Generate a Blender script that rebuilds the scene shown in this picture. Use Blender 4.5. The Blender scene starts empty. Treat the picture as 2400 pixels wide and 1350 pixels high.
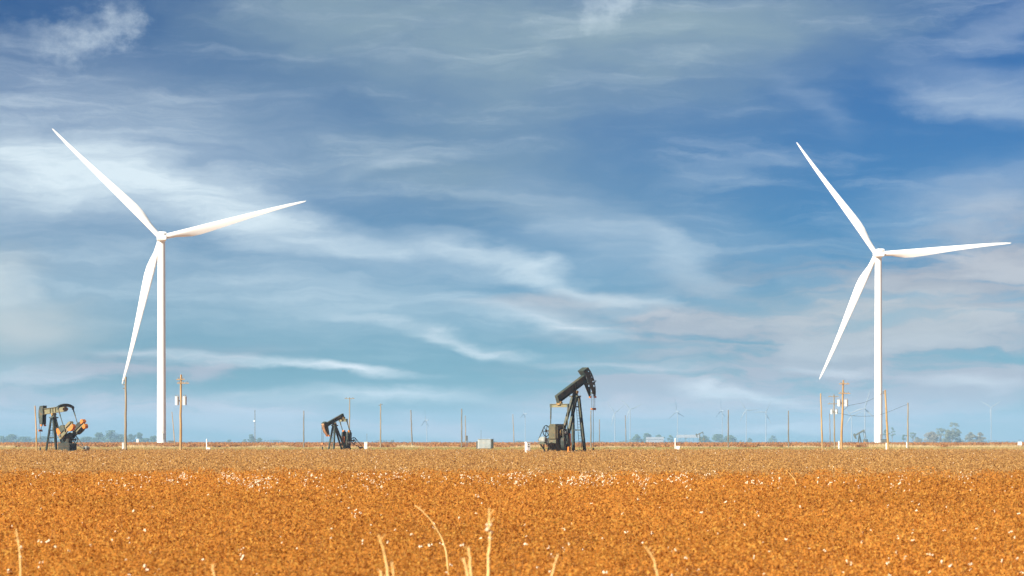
import bpy, bmesh, math, random
import numpy as np
from mathutils import Vector, Matrix

S = bpy.context.scene
COL = S.collection
R = math.radians
random.seed(7)
RNG = np.random.default_rng(7)

# ------------------------------------------------------------------ camera
F = 6000.0            # focal length in photograph pixels (2400 wide)
CAMZ = 2.0
HOR = 1034.0          # row of the true horizon in the photograph
cam_d = bpy.data.cameras.new('camera')
cam = bpy.data.objects.new('camera', cam_d)
COL.objects.link(cam)
cam.location = (0, 0, CAMZ)
cam.rotation_euler = (R(90), 0, 0)
cam_d.sensor_width = 36.0
cam_d.lens = F / 2400 * 36.0
cam_d.shift_y = (HOR - 675) / 2400
cam_d.clip_start = 0.5
cam_d.clip_end = 60000
cam_d.dof.use_dof = True
cam_d.dof.focus_distance = 330
cam_d.dof.aperture_fstop = 5.0
S.camera = cam

# ------------------------------------------------------------------ render / view
S.render.engine = 'CYCLES'
S.cycles.use_denoising = True
S.cycles.max_bounces = 6
S.cycles.volume_bounces = 1
S.cycles.transparent_max_bounces = 8
S.view_settings.view_transform = 'Standard'
S.view_settings.look = 'None'
S.view_settings.gamma = 1
S.view_settings.use_curve_mapping = False
S.view_settings.exposure = 1.18

# ------------------------------------------------------------------ sun
SUN_EL, SUN_AZ = 27.0, -137.0      # azimuth clockwise from +Y: behind the camera, to the left
sd = bpy.data.lights.new('sun', 'SUN')
sd.energy = 5.0
sd.angle = R(0.55)
sd.color = (1.0, 0.94, 0.84)
sun = bpy.data.objects.new('sun', sd)
COL.objects.link(sun)
sv = Vector((math.sin(R(SUN_AZ)) * math.cos(R(SUN_EL)), math.cos(R(SUN_AZ)) * math.cos(R(SUN_EL)), math.sin(R(SUN_EL))))
sun.rotation_euler = sv.to_track_quat('Z', 'Y').to_euler()
sun.location = (-60, -60, 60)

# ------------------------------------------------------------------ node helper
class NT:
    def __init__(s, tree):
        s.t = tree
    def n(s, typ, **kw):
        nd = s.t.nodes.new(typ)
        for k, v in kw.items():
            setattr(nd, k, v)
        return nd
    def put(s, sock, v):
        if isinstance(v, bpy.types.NodeSocket):
            s.t.links.new(v, sock)
        elif v is not None:
            sock.default_value = v
    def m(s, op, a, b=None, c=None, clamp=False):
        nd = s.n('ShaderNodeMath', operation=op, use_clamp=clamp)
        for i, v in enumerate((a, b, c)):
            s.put(nd.inputs[i], v)
        return nd.outputs[0]
    def vm(s, op, a, b=None, out=0):
        nd = s.n('ShaderNodeVectorMath', operation=op)
        s.put(nd.inputs[0], a)
        if b is not None:
            s.put(nd.inputs[1], b)
        return nd.outputs[out]
    def mapping(s, v, loc, rot, sc, typ='TEXTURE'):
        nd = s.n('ShaderNodeMapping', vector_type=typ)
        s.put(nd.inputs['Vector'], v)
        nd.inputs['Location'].default_value = loc
        nd.inputs['Rotation'].default_value = (0, 0, rot)
        nd.inputs['Scale'].default_value = sc
        return nd.outputs[0]
    def rng(s, v, a, b, c=0.0, d=1.0, typ='SMOOTHSTEP'):
        nd = s.n('ShaderNodeMapRange', interpolation_type=typ)
        s.put(nd.inputs[0], v)
        for i, x in enumerate((a, b, c, d)):
            nd.inputs[i + 1].default_value = x
        return nd.outputs[0]
    def noise(s, v, scale, detail=4.0, rough=0.55, dist=0.0, color=False):
        nd = s.n('ShaderNodeTexNoise')
        s.put(nd.inputs['Vector'], v)
        nd.inputs['Scale'].default_value = scale
        nd.inputs['Detail'].default_value = detail
        nd.inputs['Roughness'].default_value = rough
        nd.inputs['Distortion'].default_value = dist
        return nd.outputs['Color' if color else 'Fac']
    def mix(s, f, a, b, mode='MIX'):
        nd = s.n('ShaderNodeMix', data_type='RGBA', blend_type=mode)
        s.put(nd.inputs[0], f)
        s.put(nd.inputs[6], a if isinstance(a, bpy.types.NodeSocket) else (*a, 1))
        s.put(nd.inputs[7], b if isinstance(b, bpy.types.NodeSocket) else (*b, 1))
        return nd.outputs[2]

# ------------------------------------------------------------------ sky
world = bpy.data.worlds.new('World')
S.world = world
world.use_nodes = True
wt = world.node_tree
wt.nodes.clear()
W = NT(wt)
sky = W.n('ShaderNodeTexSky', sky_type='NISHITA', sun_disc=False)
sky.sun_elevation = R(SUN_EL)
sky.sun_rotation = R(SUN_AZ)
sky.air_density = 1.0
sky.dust_density = 0.25
sky.ozone_density = 4.0
sky.altitude = 900
# direction -> azimuth / elevation, in units of 1/6 rad
tc = W.n('ShaderNodeTexCoord')
sep = W.n('ShaderNodeSeparateXYZ')
wt.links.new(tc.outputs['Generated'], sep.inputs[0])
X, Y, Z = sep.outputs
U = W.m('MULTIPLY', W.m('ARCTAN2', X, Y), 6.0)
V = W.m('MULTIPLY', W.m('ARCSINE', Z), 6.0)
cmb = W.n('ShaderNodeCombineXYZ')
W.put(cmb.inputs[0], U); W.put(cmb.inputs[1], V)
P = cmb.outputs[0]
# two scales of turbulence bend the cloud outlines
w1 = W.vm('SUBTRACT', W.noise(W.mapping(P, (0, 0, 0), 0, (1.6, 5.0, 1), 'POINT'), 1.6, 3, 0.55, color=True), (0.5, 0.5, 0.5))
w2 = W.vm('SUBTRACT', W.noise(W.mapping(P, (3.1, 1.7, 0), 0, (3.0, 7.0, 1), 'POINT'), 2.6, 5, 0.62, color=True), (0.5, 0.5, 0.5))
PW = W.vm('ADD', P, W.vm('ADD', W.vm('MULTIPLY', w1, (0.34, 0.10, 0)), W.vm('MULTIPLY', w2, (0.13, 0.042, 0))))
w3 = W.vm('SUBTRACT', W.noise(W.mapping(P, (0, 0, 0), 0, (6, 8, 1), 'POINT'), 1.6, 6, 0.66, color=True), (0.5, 0.5, 0.5))
PP = W.vm('ADD', P, W.vm('MULTIPLY', w3, (0.30, 0.20, 0)))

def blobs(items, coord):
    tot = None
    for (cx, cy, rx, ry, ang, amp) in items:
        mp = W.mapping(coord, ((cx - 1200) / 1000, (HOR - cy) / 1000, 0), -R(ang), (rx / 1000, ry / 1000, 1))
        d = W.vm('LENGTH', mp, out=1)
        g = W.rng(d, 1.0, 0.0, 0.0, amp)
        tot = g if tot is None else W.m('ADD', tot, g)
    return tot

SKYTINT = (0.62, 0.92, 1.12)
SKYGAMMA = 1.7
SKYGAIN = (0.025, 0.196, 0.222)
C_WHITE = (0.385, 0.440, 0.468)
C_THIN = (0.50, 0.52, 0.53)
C_VEIL = (0.128, 0.184, 0.218)
C_GREY = (0.185, 0.186, 0.212)
C_LOWG = (0.205, 0.190, 0.215)
C_VLOW = (0.330, 0.270, 0.280)
C_GREYL = (0.275, 0.270, 0.282)
C_WARM = (0.285, 0.295, 0.285)
# centre column, row, half-width, half-height in degrees of arc * 100 about the view axis, slope, weight
WHITE = [(-60, 425, 600, 160, 6, .52), (250, 435, 560, 120, 12, .52), (520, 480, 440, 100, 18, .50),
         (720, 545, 360, 70, 12, .40), (980, 585, 360, 66, 8, .40), (1180, 612, 290, 56, 18, .40),
         (1340, 668, 270, 46, 20, .42), (1480, 700, 280, 32, 7, .34), (1610, 610, 240, 80, 28, .36),
         (1400, 560, 420, 150, 18, .34), (250, 320, 900, 240, 10, .42), (300, 660, 1100, 220, 9, .40),
         (1000, 700, 800, 150, 8, .34), (2330, 240, 330, 95, 14, .38), (2370, 90, 190, 60, -12, .30),
         (2290, 490, 400, 130, -8, .34), (930, 385, 220, 34, -12, .20), (-30, 670, 220, 110, 25, .60), (1750, 560, 300, 90, 20, .14),
         (1700, 400, 260, 30, -10, .16), (1900, 250, 220, 60, 30, .12), (2250, 720, 500, 110, 0, .22)]
THIN = [(1000, 785, 270, 26, 16, .50), (1180, 825, 180, 22, 6, .46), (500, 846, 280, 24, 3, .54),
        (800, 872, 300, 20, 4, .68), (780, 930, 400, 30, 1, .52), (1340, 770, 170, 30, 6, .46), (1240, 740, 260, 30, 8, .30),
        (1640, 912, 150, 24, 10, .50), (1760, 942, 190, 24, 9, .42), (40, 885, 220, 50, 4, .40),
        (1000, 935, 320, 26, 0, .34), (1840, 1010, 220, 18, 3, .50), (2260, 905, 220, 22, 4, .40),
        (620, 960, 220, 20, 4, .3), (1450, 860, 260, 30, 4, .34), (1960, 870, 200, 20, 3, .3), (900, 1010, 300, 18, 2, .25)]
GREY = [(2150, 720, 850, 200, 2, .90), (1720, 800, 650, 120, 2, .90), (2250, 850, 750, 120, 0, .85), (1280, 705, 260, 42, -4, .60),
        (2350, 590, 420, 210, -6, .60), (1560, 760, 400, 60, 3, .5)]
LOWG = [(1450, 915, 460, 60, -3, 1.0), (1950, 925, 850, 80, 0, .95), (250, 880, 520, 56, -7, .95), (510, 868, 140, 36, -16, .9),
        (1640, 880, 640, 70, 2, .8), (2250, 900, 500, 50, 2, .6)]
VLOW = [(200, 955, 800, 60, 0, 1.0), (720, 972, 350, 40, 3, 1.0), (650, 1005, 340, 30, 2, .8), (1050, 1003, 330, 28, 3, .8),
        (1400, 960, 420, 40, -2, .8), (1560, 1000, 520, 36, 2, .8), (2150, 1000, 650, 46, 1, .8), (1950, 960, 700, 46, 0, .7)]
WARM = [(80, 775, 340, 130, 6, .85), (2050, 740, 520, 110, 3, .38), (500, 985, 260, 30, 2, .50), (-20, 640, 220, 90, 0, .4)]
PUFF = [(210, 105, 160, 80, -8, .42), (270, 70, 85, 70, -40, .22), (1405, 20, 110, 80, 70, .34), (1500, 5, 90, 60, 0, .20),
        (2180, 240, 150, 60, 8, .12), (70, 90, 90, 50, 0, .12)]
VEIL = [(1050, 40, 1100, 330, 8, .95), (850, 330, 950, 290, 14, .36), (1450, 300, 700, 360, 0, .22), (1850, 70, 560, 190, 0, .60),
        (1250, 470, 850, 220, 10, .22)]

# fibrous cirrus texture, running slightly down to the right
fib = W.noise(W.mapping(PW, (0, 0, 0), R(12), (1.0, 7.5, 1), 'POINT'), 2.7, 9, 0.66)
fib2 = W.noise(W.mapping(PW, (5, 2, 0), R(7), (1.1, 12.0, 1), 'POINT'), 1.7, 7, 0.62)
soft = W.noise(W.mapping(PW, (2, 7, 0), R(4), (1.0, 2.6, 1), 'POINT'), 1.3, 6, 0.55)
puff = W.noise(W.mapping(P, (2, 7, 0), 0, (5.0, 6.0, 1), 'POINT'), 2.0, 7, 0.6)

white = blobs(WHITE, PW)
thin = blobs(THIN, PW)
grey = blobs(GREY, PW)
lowg = blobs(LOWG, PW)
vlow = blobs(VLOW, PW)
warm = blobs(WARM, PW)
cum = blobs(PUFF, PP)
veil = blobs(VEIL, PW)

dw = W.m('MULTIPLY', white, W.rng(fib, 0.28, 0.70, 0.55, 1.08, 'LINEAR'))
dt = W.m('MULTIPLY', thin, W.rng(fib2, 0.32, 0.66, 0.30, 1.3, 'LINEAR'))
lump = W.noise(W.mapping(PW, (9, 4, 0), R(3), (1.3, 5.5, 1), 'POINT'), 2.0, 7, 0.58)
dg = W.m('MULTIPLY', grey, W.rng(W.m('ADD', W.m('MULTIPLY', fib2, 0.45), W.m('MULTIPLY', lump, 0.55)), 0.40, 0.58, 0.12, 1.2))
dc = W.m('MULTIPLY', cum, W.rng(puff, 0.32, 0.62, 0.25, 1.2, 'LINEAR'))
dv = W.m('MULTIPLY', veil, W.rng(soft, 0.30, 0.68, 0.35, 1.2, 'LINEAR'))
# faint wisps all round the sky, in and out of view
every = W.m('MULTIPLY', W.rng(fib, 0.44, 0.80, 0.0, 0.26), W.rng(soft, 0.38, 0.62, 0.25, 1.0))

STR = 0.105
skyc = W.mix(1.0, sky.outputs[0], (STR * SKYTINT[0], STR * SKYTINT[1], STR * SKYTINT[2]), 'MULTIPLY')
gm = W.n('ShaderNodeGamma'); W.put(gm.inputs[0], skyc); gm.inputs[1].default_value = SKYGAMMA
c = W.mix(1.0, gm.outputs[0], SKYGAIN, 'MULTIPLY')
c = W.mix(W.m('MINIMUM', dv, 0.9), c, C_VEIL)
c = W.mix(W.m('MINIMUM', every, 0.8), c, C_WHITE)
c = W.mix(W.m('MINIMUM', dw, 0.93), c, C_WHITE)
c = W.mix(W.m('MINIMUM', dg, 0.88), c, W.mix(W.rng(lump, 0.42, 0.66), C_GREY, C_GREYL))
c = W.mix(W.m('MINIMUM', W.m('MULTIPLY', lowg, W.rng(W.m('ADD', W.m('MULTIPLY', fib2, 0.5), W.m('MULTIPLY', lump, 0.5)), 0.40, 0.58, 0.15, 1.2)), 0.9), c, C_LOWG)
c = W.mix(W.m('MINIMUM', W.m('MULTIPLY', vlow, W.rng(W.m('ADD', W.m('MULTIPLY', fib2, 0.5), W.m('MULTIPLY', lump, 0.5)), 0.38, 0.56, 0.25, 1.2)), 0.9), c, C_VLOW)
c = W.mix(W.m('MINIMUM', warm, 0.85), c, C_WARM)
c = W.mix(W.m('MINIMUM', dt, 0.85), c, C_THIN)
c = W.mix(W.m('MINIMUM', dc, 0.8), c, C_WHITE)
bg = W.n('ShaderNodeBackground')
W.put(bg.inputs[0], c)
bg.inputs[1].default_value = 0.93
wo = W.n('ShaderNodeOutputWorld')
wt.links.new(bg.outputs[0], wo.inputs[0])
world.cycles.sampling_method = 'MANUAL'
world.cycles.sample_map_resolution = 512


# ------------------------------------------------------------------ helpers
def px(col, row, D):
    """a point at distance D seen at that column and row of the photograph"""
    return Vector(((col - 1200) / F * D, D, CAMZ + (HOR - row) / F * D))

def tag(o, label=None, cat=None, group=None, kind=None):
    if label: o['label'] = label
    if cat: o['category'] = cat
    if group: o['group'] = group
    if kind: o['kind'] = kind
    return o

def empty(name, loc, rz=0.0):
    o = bpy.data.objects.new(name, None)
    o.empty_display_size = 0.5
    o.location = loc
    o.rotation_euler = (0, 0, rz)
    COL.objects.link(o)
    return o

class MB:
    """collects boxes, bars, tubes and plates into one mesh"""
    def __init__(s):
        s.v, s.f = [], []
    def add(s, vs, fs):
        k = len(s.v)
        s.v += [tuple(p) for p in vs]
        s.f += [tuple(i + k for i in f) for f in fs]
        return s
    def box(s, c, size, rot=None):
        hx, hy, hz = size[0] / 2, size[1] / 2, size[2] / 2
        b = min(hx, hy, hz) * 0.12
        pts = []
        # a box with chamfered edges: 24 points
        vs, fs = [], []
        idx = {}
        for sx in (-1, 1):
            for sy in (-1, 1):
                for sz in (-1, 1):
                    for a in range(3):
                        p = [sx * (hx - b), sy * (hy - b), sz * (hz - b)]
                        p[a] = (sx * hx, sy * hy, sz * hz)[a]
                        idx[(sx, sy, sz, a)] = len(vs)
                        vs.append(Vector(p))
        for a in range(3):
            u, w = [(1, 2), (2, 0), (0, 1)][a]
            for sg in (-1, 1):
                q = []
                for (su, sw) in ((-1, -1), (1, -1), (1, 1), (-1, 1)):
                    t = [0, 0, 0]; t[a] = sg; t[u] = su; t[w] = sw
                    q.append(idx[(t[0], t[1], t[2], a)])
                fs.append(q if sg > 0 else q[::-1])
            for su in (-1, 1):      # edges along axis a
                for sw in (-1, 1):
                    t0 = [0, 0, 0]; t0[a] = -1; t0[u] = su; t0[w] = sw
                    t1 = list(t0); t1[a] = 1
                    q = [idx[(*t0, u)], idx[(*t1, u)], idx[(*t1, w)], idx[(*t0, w)]]
                    fs.append(q if su * sw < 0 else q[::-1])
        for sx in (-1, 1):
            for sy in (-1, 1):
                for sz in (-1, 1):
                    q = [idx[(sx, sy, sz, 0)], idx[(sx, sy, sz, 1)], idx[(sx, sy, sz, 2)]]
                    fs.append(q if sx * sy * sz > 0 else q[::-1])
        M = rot if rot is not None else Matrix.Identity(3)
        c = Vector(c)
        return s.add([M @ v + c for v in vs], fs)
    def frame(s, a, b, up=(0, 0, 1)):
        d = (Vector(b) - Vector(a)).normalized()
        u = Vector(up)
        if abs(d.dot(u)) > 0.98:
            u = Vector((1, 0, 0))
        x = d.cross(u).normalized()
        y = x.cross(d).normalized()
        return x, y
    def bar(s, a, b, w, h=None, up=(0, 0, 1)):
        """rectangular bar from a to b"""
        h = h or w
        a, b = Vector(a), Vector(b)
        x, y = s.frame(a, b, up)
        d = (b - a)
        M = Matrix((x, d.normalized(), y)).transposed()
        return s.box((a + b) / 2, (w, d.length, h), M)
    def ibeam(s, a, b, w, h, t=0.06, up=(0, 0, 1)):
        a, b = Vector(a), Vector(b)
        x, y = s.frame(a, b, up)
        s.bar(a + y * (h / 2 - t / 2), b + y * (h / 2 - t / 2), w, t, up)
        s.bar(a - y * (h / 2 - t / 2), b - y * (h / 2 - t / 2), w, t, up)
        return s.bar(a, b, t * 1.1, h - 2 * t - 0.004, up)
    def tube(s, pts, r, seg=8, caps=True):
        pts = [Vector(p) for p in pts]
        rs = r if isinstance(r, (list, tuple)) else [r] * len(pts)
        vs, fs = [], []
        pu = None
        for i, p in enumerate(pts):
            d = (pts[min(i + 1, len(pts) - 1)] - pts[max(i - 1, 0)]).normalized()
            if pu is None:
                u = Vector((0, 0, 1)) if abs(d.z) < 0.9 else Vector((1, 0, 0))
            else:
                u = pu
            x = d.cross(u).normalized()
            y = x.cross(d).normalized()
            pu = y
            for k in range(seg):
                t = 2 * math.pi * k / seg
                vs.append(p + (x * math.cos(t) + y * math.sin(t)) * rs[i])
        for i in range(len(pts) - 1):
            for k in range(seg):
                k2 = (k + 1) % seg
                fs.append((i * seg + k, i * seg + k2, (i + 1) * seg + k2, (i + 1) * seg + k))
        if caps:
            fs.append(tuple(range(seg))[::-1])
            fs.append(tuple((len(pts) - 1) * seg + k for k in range(seg)))
        return s.add(vs, fs)
    def cyl(s, a, b, r, seg=16):
        return s.tube([a, b], r, seg)
    def plate(s, outline, o, ex, ey, thick):
        """polygon (list of 2-D points) in the plane o, ex, ey, extruded by thick about it"""
        o, ex, ey = Vector(o), Vector(ex), Vector(ey)
        n = ex.cross(ey).normalized() * thick / 2
        k = len(outline)
        vs = [o + ex * p[0] + ey * p[1] + n for p in outline] + [o + ex * p[0] + ey * p[1] - n for p in outline]
        fs = [tuple(range(k)), tuple(range(2 * k - 1, k - 1, -1))]
        for i in range(k):
            j = (i + 1) % k
            fs.append((i, i + k, j + k, j))
        return s.add(vs, fs)
    def ring(s, c, axis, r, tube=0.05, seg=24, ts=6):
        axis = Vector(axis).normalized()
        u = axis.orthogonal().normalized(); w = axis.cross(u)
        vs, fs = [], []
        for i in range(seg):
            t = 2 * math.pi * i / seg
            d = u * math.cos(t) + w * math.sin(t)
            for k in range(ts):
                q = 2 * math.pi * k / ts
                vs.append(Vector(c) + d * (r + tube * math.cos(q)) + axis * tube * math.sin(q))
        for i in range(seg):
            for k in range(ts):
                a, b = i, (i + 1) % seg
                k2 = (k + 1) % ts
                fs.append((a * ts + k, b * ts + k, b * ts + k2, a * ts + k2))
        return s.add(vs, fs)
    def build(s, name, material, parent=None, smooth=False):
        me = bpy.data.meshes.new(name)
        me.from_pydata(s.v, [], s.f)
        bm = bmesh.new(); bm.from_mesh(me)
        bmesh.ops.recalc_face_normals(bm, faces=bm.faces)
        bm.to_mesh(me); bm.free()
        me.materials.append(material)
        if smooth:
            me.polygons.foreach_set('use_smooth', [True] * len(me.polygons))
            if smooth != 'all':
                me.set_sharp_from_angle(angle=R(38))
        o = bpy.data.objects.new(name, me)
        COL.objects.link(o)
        if parent is not None:
            o.parent = parent
        return o

def copy_tree(o, parent=None):
    c = o.copy()
    COL.objects.link(c)
    c.parent = parent
    for ch in list(o.children):
        copy_tree(ch, c)
    return c

# ------------------------------------------------------------------ materials
def mat(name, col, rough=0.6, col2=None, scale=1.5, metal=0.0, lo=0.40, hi=0.62, stretch=(1, 1, 1), bump=0.0, col3=None, scale3=6.0, amt3=0.5, detail=6):
    m = bpy.data.materials.new(name)
    m.use_nodes = True
    N = NT(m.node_tree)
    b = m.node_tree.nodes['Principled BSDF']
    b.inputs['Roughness'].default_value = rough
    b.inputs['Metallic'].default_value = metal
    b.inputs['Specular IOR Level'].default_value = 0.35
    tcn = N.n('ShaderNodeTexCoord')
    v = N.mapping(tcn.outputs['Object'], (0, 0, 0), 0, stretch, 'POINT')
    c = None
    if col2 is not None:
        f = N.rng(N.noise(v, scale, detail, 0.62), lo, hi)
        c = N.mix(f, col, col2)
    if col3 is not None:
        f3 = N.rng(N.noise(N.vm('ADD', v, (7.3, 2.1, 4.4)), scale3, 5, 0.65), 0.50, 0.68, 0, amt3)
        c = N.mix(f3, c if c is not None else col, col3)
    if c is None:
        b.inputs['Base Color'].default_value = (*col, 1)
    else:
        N.put(b.inputs['Base Color'], c)
    if bump:
        bn = N.n('ShaderNodeBump')
        bn.inputs['Strength'].default_value = bump
        bn.inputs['Distance'].default_value = 0.05
        N.put(bn.inputs['Height'], N.noise(v, scale * 6, 4, 0.6))
        N.put(b.inputs['Normal'], bn.outputs[0])
    return m

def attr_mat(name, rough=0.85, trans=0.0):
    m = bpy.data.materials.new(name)
    m.use_nodes = True
    N = NT(m.node_tree)
    b = m.node_tree.nodes['Principled BSDF']
    at = N.n('ShaderNodeAttribute', attribute_name='tone')
    N.put(b.inputs['Base Color'], at.outputs['Color'])
    b.inputs['Roughness'].default_value = rough
    b.inputs['Specular IOR Level'].default_value = 0.1
    if trans:
        tr = N.n('ShaderNodeBsdfTranslucent')
        N.put(tr.inputs[0], at.outputs['Color'])
        ms = N.n('ShaderNodeMixShader')
        ms.inputs[0].default_value = trans
        m.node_tree.links.new(b.outputs[0], ms.inputs[1])
        m.node_tree.links.new(tr.outputs[0], ms.inputs[2])
        m.node_tree.links.new(ms.outputs[0], m.node_tree.nodes['Material Output'].inputs[0])
    return m

# ------------------------------------------------------------------ ground
GY = [-400, 0, 330, 385, 410, 620, 1050, 1180, 1700, 2600, 4000, 13000]
GZ = [0, 0, 0, 0.05, 0.46, 0.50, 0.86, 0.70, -4.0, -5.5, -6.0, -6.0]
def gz(y):
    return float(np.interp(y, GY, GZ))

ys = sorted(set(GY + list(range(-400, 0, 100)) + list(range(0, 1200, 20)) + list(range(1200, 2600, 100)) + list(range(2600, 13001, 800)) + [13000]))
xs = [-7000, -4000, -2000, -1000, -600, -300, -150, -75, 0, 75, 150, 300, 600, 1000, 2000, 4000, 7000]
vs = [(x, y, gz(y)) for y in ys for x in xs]
nx = len(xs)
fs = [(j * nx + i, j * nx + i + 1, (j + 1) * nx + i + 1, (j + 1) * nx + i) for j in range(len(ys) - 1) for i in range(nx - 1)]
gme = bpy.data.meshes.new('ground')
gme.from_pydata(vs, [], fs)
gme.polygons.foreach_set('use_smooth', [True] * len(gme.polygons))
ground = bpy.data.objects.new('ground', gme)
COL.objects.link(ground)
tag(ground, kind='structure')
gm_ = bpy.data.materials.new('field_soil')
gm_.use_nodes = True
N = NT(gm_.node_tree)
b = gm_.node_tree.nodes['Principled BSDF']
b.inputs['Roughness'].default_value = 0.95
b.inputs['Specular IOR Level'].default_value = 0.05
tcn = N.n('ShaderNodeTexCoord')
ob = tcn.outputs['Object']
spx = N.n('ShaderNodeSeparateXYZ'); N.put(spx.inputs[0], ob)
wob = N.m('MULTIPLY', N.m('SUBTRACT', N.noise(N.mapping(ob, (0, 0, 0), 0, (0.05, 0.05, 0), 'POINT'), 1.0, 4, 0.6), 0.5), 26.0)
yy = N.m('ADD', spx.outputs[1], wob)
n1 = N.noise(ob, 0.6, 6, 0.6)
n2 = N.noise(ob, 0.03, 5, 0.6)
soil = N.mix(N.rng(n1, 0.35, 0.65), (0.40, 0.165, 0.040), (0.50, 0.22, 0.060))
grass = N.mix(N.rng(n2, 0.36, 0.64), (0.36, 0.30, 0.10), (0.52, 0.37, 0.14))
far = N.mix(N.rng(n2, 0.36, 0.64), (0.46, 0.23, 0.085), (0.54, 0.29, 0.12))
beyond = N.mix(N.rng(n2, 0.36, 0.64), (0.16, 0.14, 0.06), (0.26, 0.18, 0.08))
cc = N.mix(N.rng(yy, 378, 392), soil, grass)
cc = N.mix(N.rng(yy, 615, 635), cc, far)
cc = N.mix(N.rng(yy, 1180, 1400), cc, beyond)
N.put(b.inputs['Base Color'], cc)
gme.materials.append(gm_)

# ------------------------------------------------------------------ haze
HD = 1.4e-4
hz = MB().box((0, 6250, 61.5), (14200, 13600, 138)).build('haze', None)
hz.data.materials.clear()
hm = bpy.data.materials.new('haze_air')
hm.use_nodes = True
hn = hm.node_tree
hn.nodes.remove(hn.nodes['Principled BSDF'])
pv = hn.nodes.new('ShaderNodeVolumePrincipled')
pv.inputs['Color'].default_value = (0.39, 0.65, 0.93, 1)
pv.inputs['Density'].default_value = HD
pv.inputs['Anisotropy'].default_value = 0.0
hn.links.new(pv.outputs[0], hn.nodes['Material Output'].inputs['Volume'])
hz.data.materials.append(hm)
tag(hz, kind='stuff')


# ------------------------------------------------------------------ wind turbines
M_WHITE = mat('turbine_white', (0.80, 0.80, 0.77), 0.42, (0.74, 0.74, 0.70), 0.25, stretch=(1, 1, 0.25))
M_DARK = mat('dark_vent', (0.05, 0.05, 0.05), 0.7)
M_CONC = mat('concrete', (0.42, 0.40, 0.36), 0.9, (0.34, 0.32, 0.28), 1.2)

SPAN = [0.0, 0.02, 0.05, 0.09, 0.14, 0.19, 0.25, 0.33, 0.45, 0.60, 0.75, 0.88, 0.96, 0.99, 1.0]
CHORD = [2.1, 2.1, 2.15, 2.5, 3.2, 3.75, 3.85, 3.55, 2.95, 2.25, 1.65, 1.15, 0.75, 0.42, 0.12]
THICK = [1.0, 1.0, 0.96, 0.74, 0.50, 0.36, 0.28, 0.24, 0.21, 0.19, 0.17, 0.16, 0.15, 0.15, 0.15]
TWIST = [14, 14, 14, 14, 13, 11.5, 10, 8, 6, 4, 2.5, 1.2, 0.5, 0, 0]

def blade_mesh(L, k, seg=18):
    """blade along +Z, rotor axis along -Y..+Y; trailing edge on the +X side"""
    mb = MB()
    vs, fs = [], []
    for s, c, t, tw in zip(SPAN, CHORD, THICK, TWIST):
        c *= k * (1.0 if s < 0.08 else 0.93)
        rnd = max(0.0, min(1.0, (t - 0.36) / 0.60))
        r2 = CHORD[0] * k / 2
        lead = -r2 * 1.0 if s < 0.05 else -r2 * (1 - 0.35 * s) * (1 if s < 0.9 else (1.0 - s) / 0.1 * 0.85 + 0.15)
        lead = max(lead, -c * 0.5) if rnd > 0.5 else max(lead, -c * 0.55)
        bend = 1.6 * k * s * s            # pre-bend, away from the tower
        ca, sa = math.cos(R(tw)), math.sin(R(tw))
        for i in range(seg):
            a = 2 * math.pi * i / seg
            x = (1 - math.cos(a)) / 2
            foil = t * c * (0.2969 * math.sqrt(x) - 0.126 * x - 0.3516 * x * x + 0.2843 * x ** 3 - 0.1036 * x ** 4) * 5 / 1.0
            circ = c / 2 * abs(math.sin(a))
            yv = (foil * (1 - rnd) + circ * rnd) * (1 if math.sin(a) >= 0 else -1)
            px_, py_ = lead + c * x, yv
            vs.append((px_ * ca - py_ * sa, px_ * sa + py_ * ca + bend, s * L))
    n = len(SPAN)
    for j in range(n - 1):
        for i in range(seg):
            i2 = (i + 1) % seg
            fs.append((j * seg + i, j * seg + i2, (j + 1) * seg + i2, (j + 1) * seg + i))
    fs.append(tuple(range(seg))); fs.append(tuple((n - 1) * seg + i for i in range(seg)))
    return mb.add(vs, fs)

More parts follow.
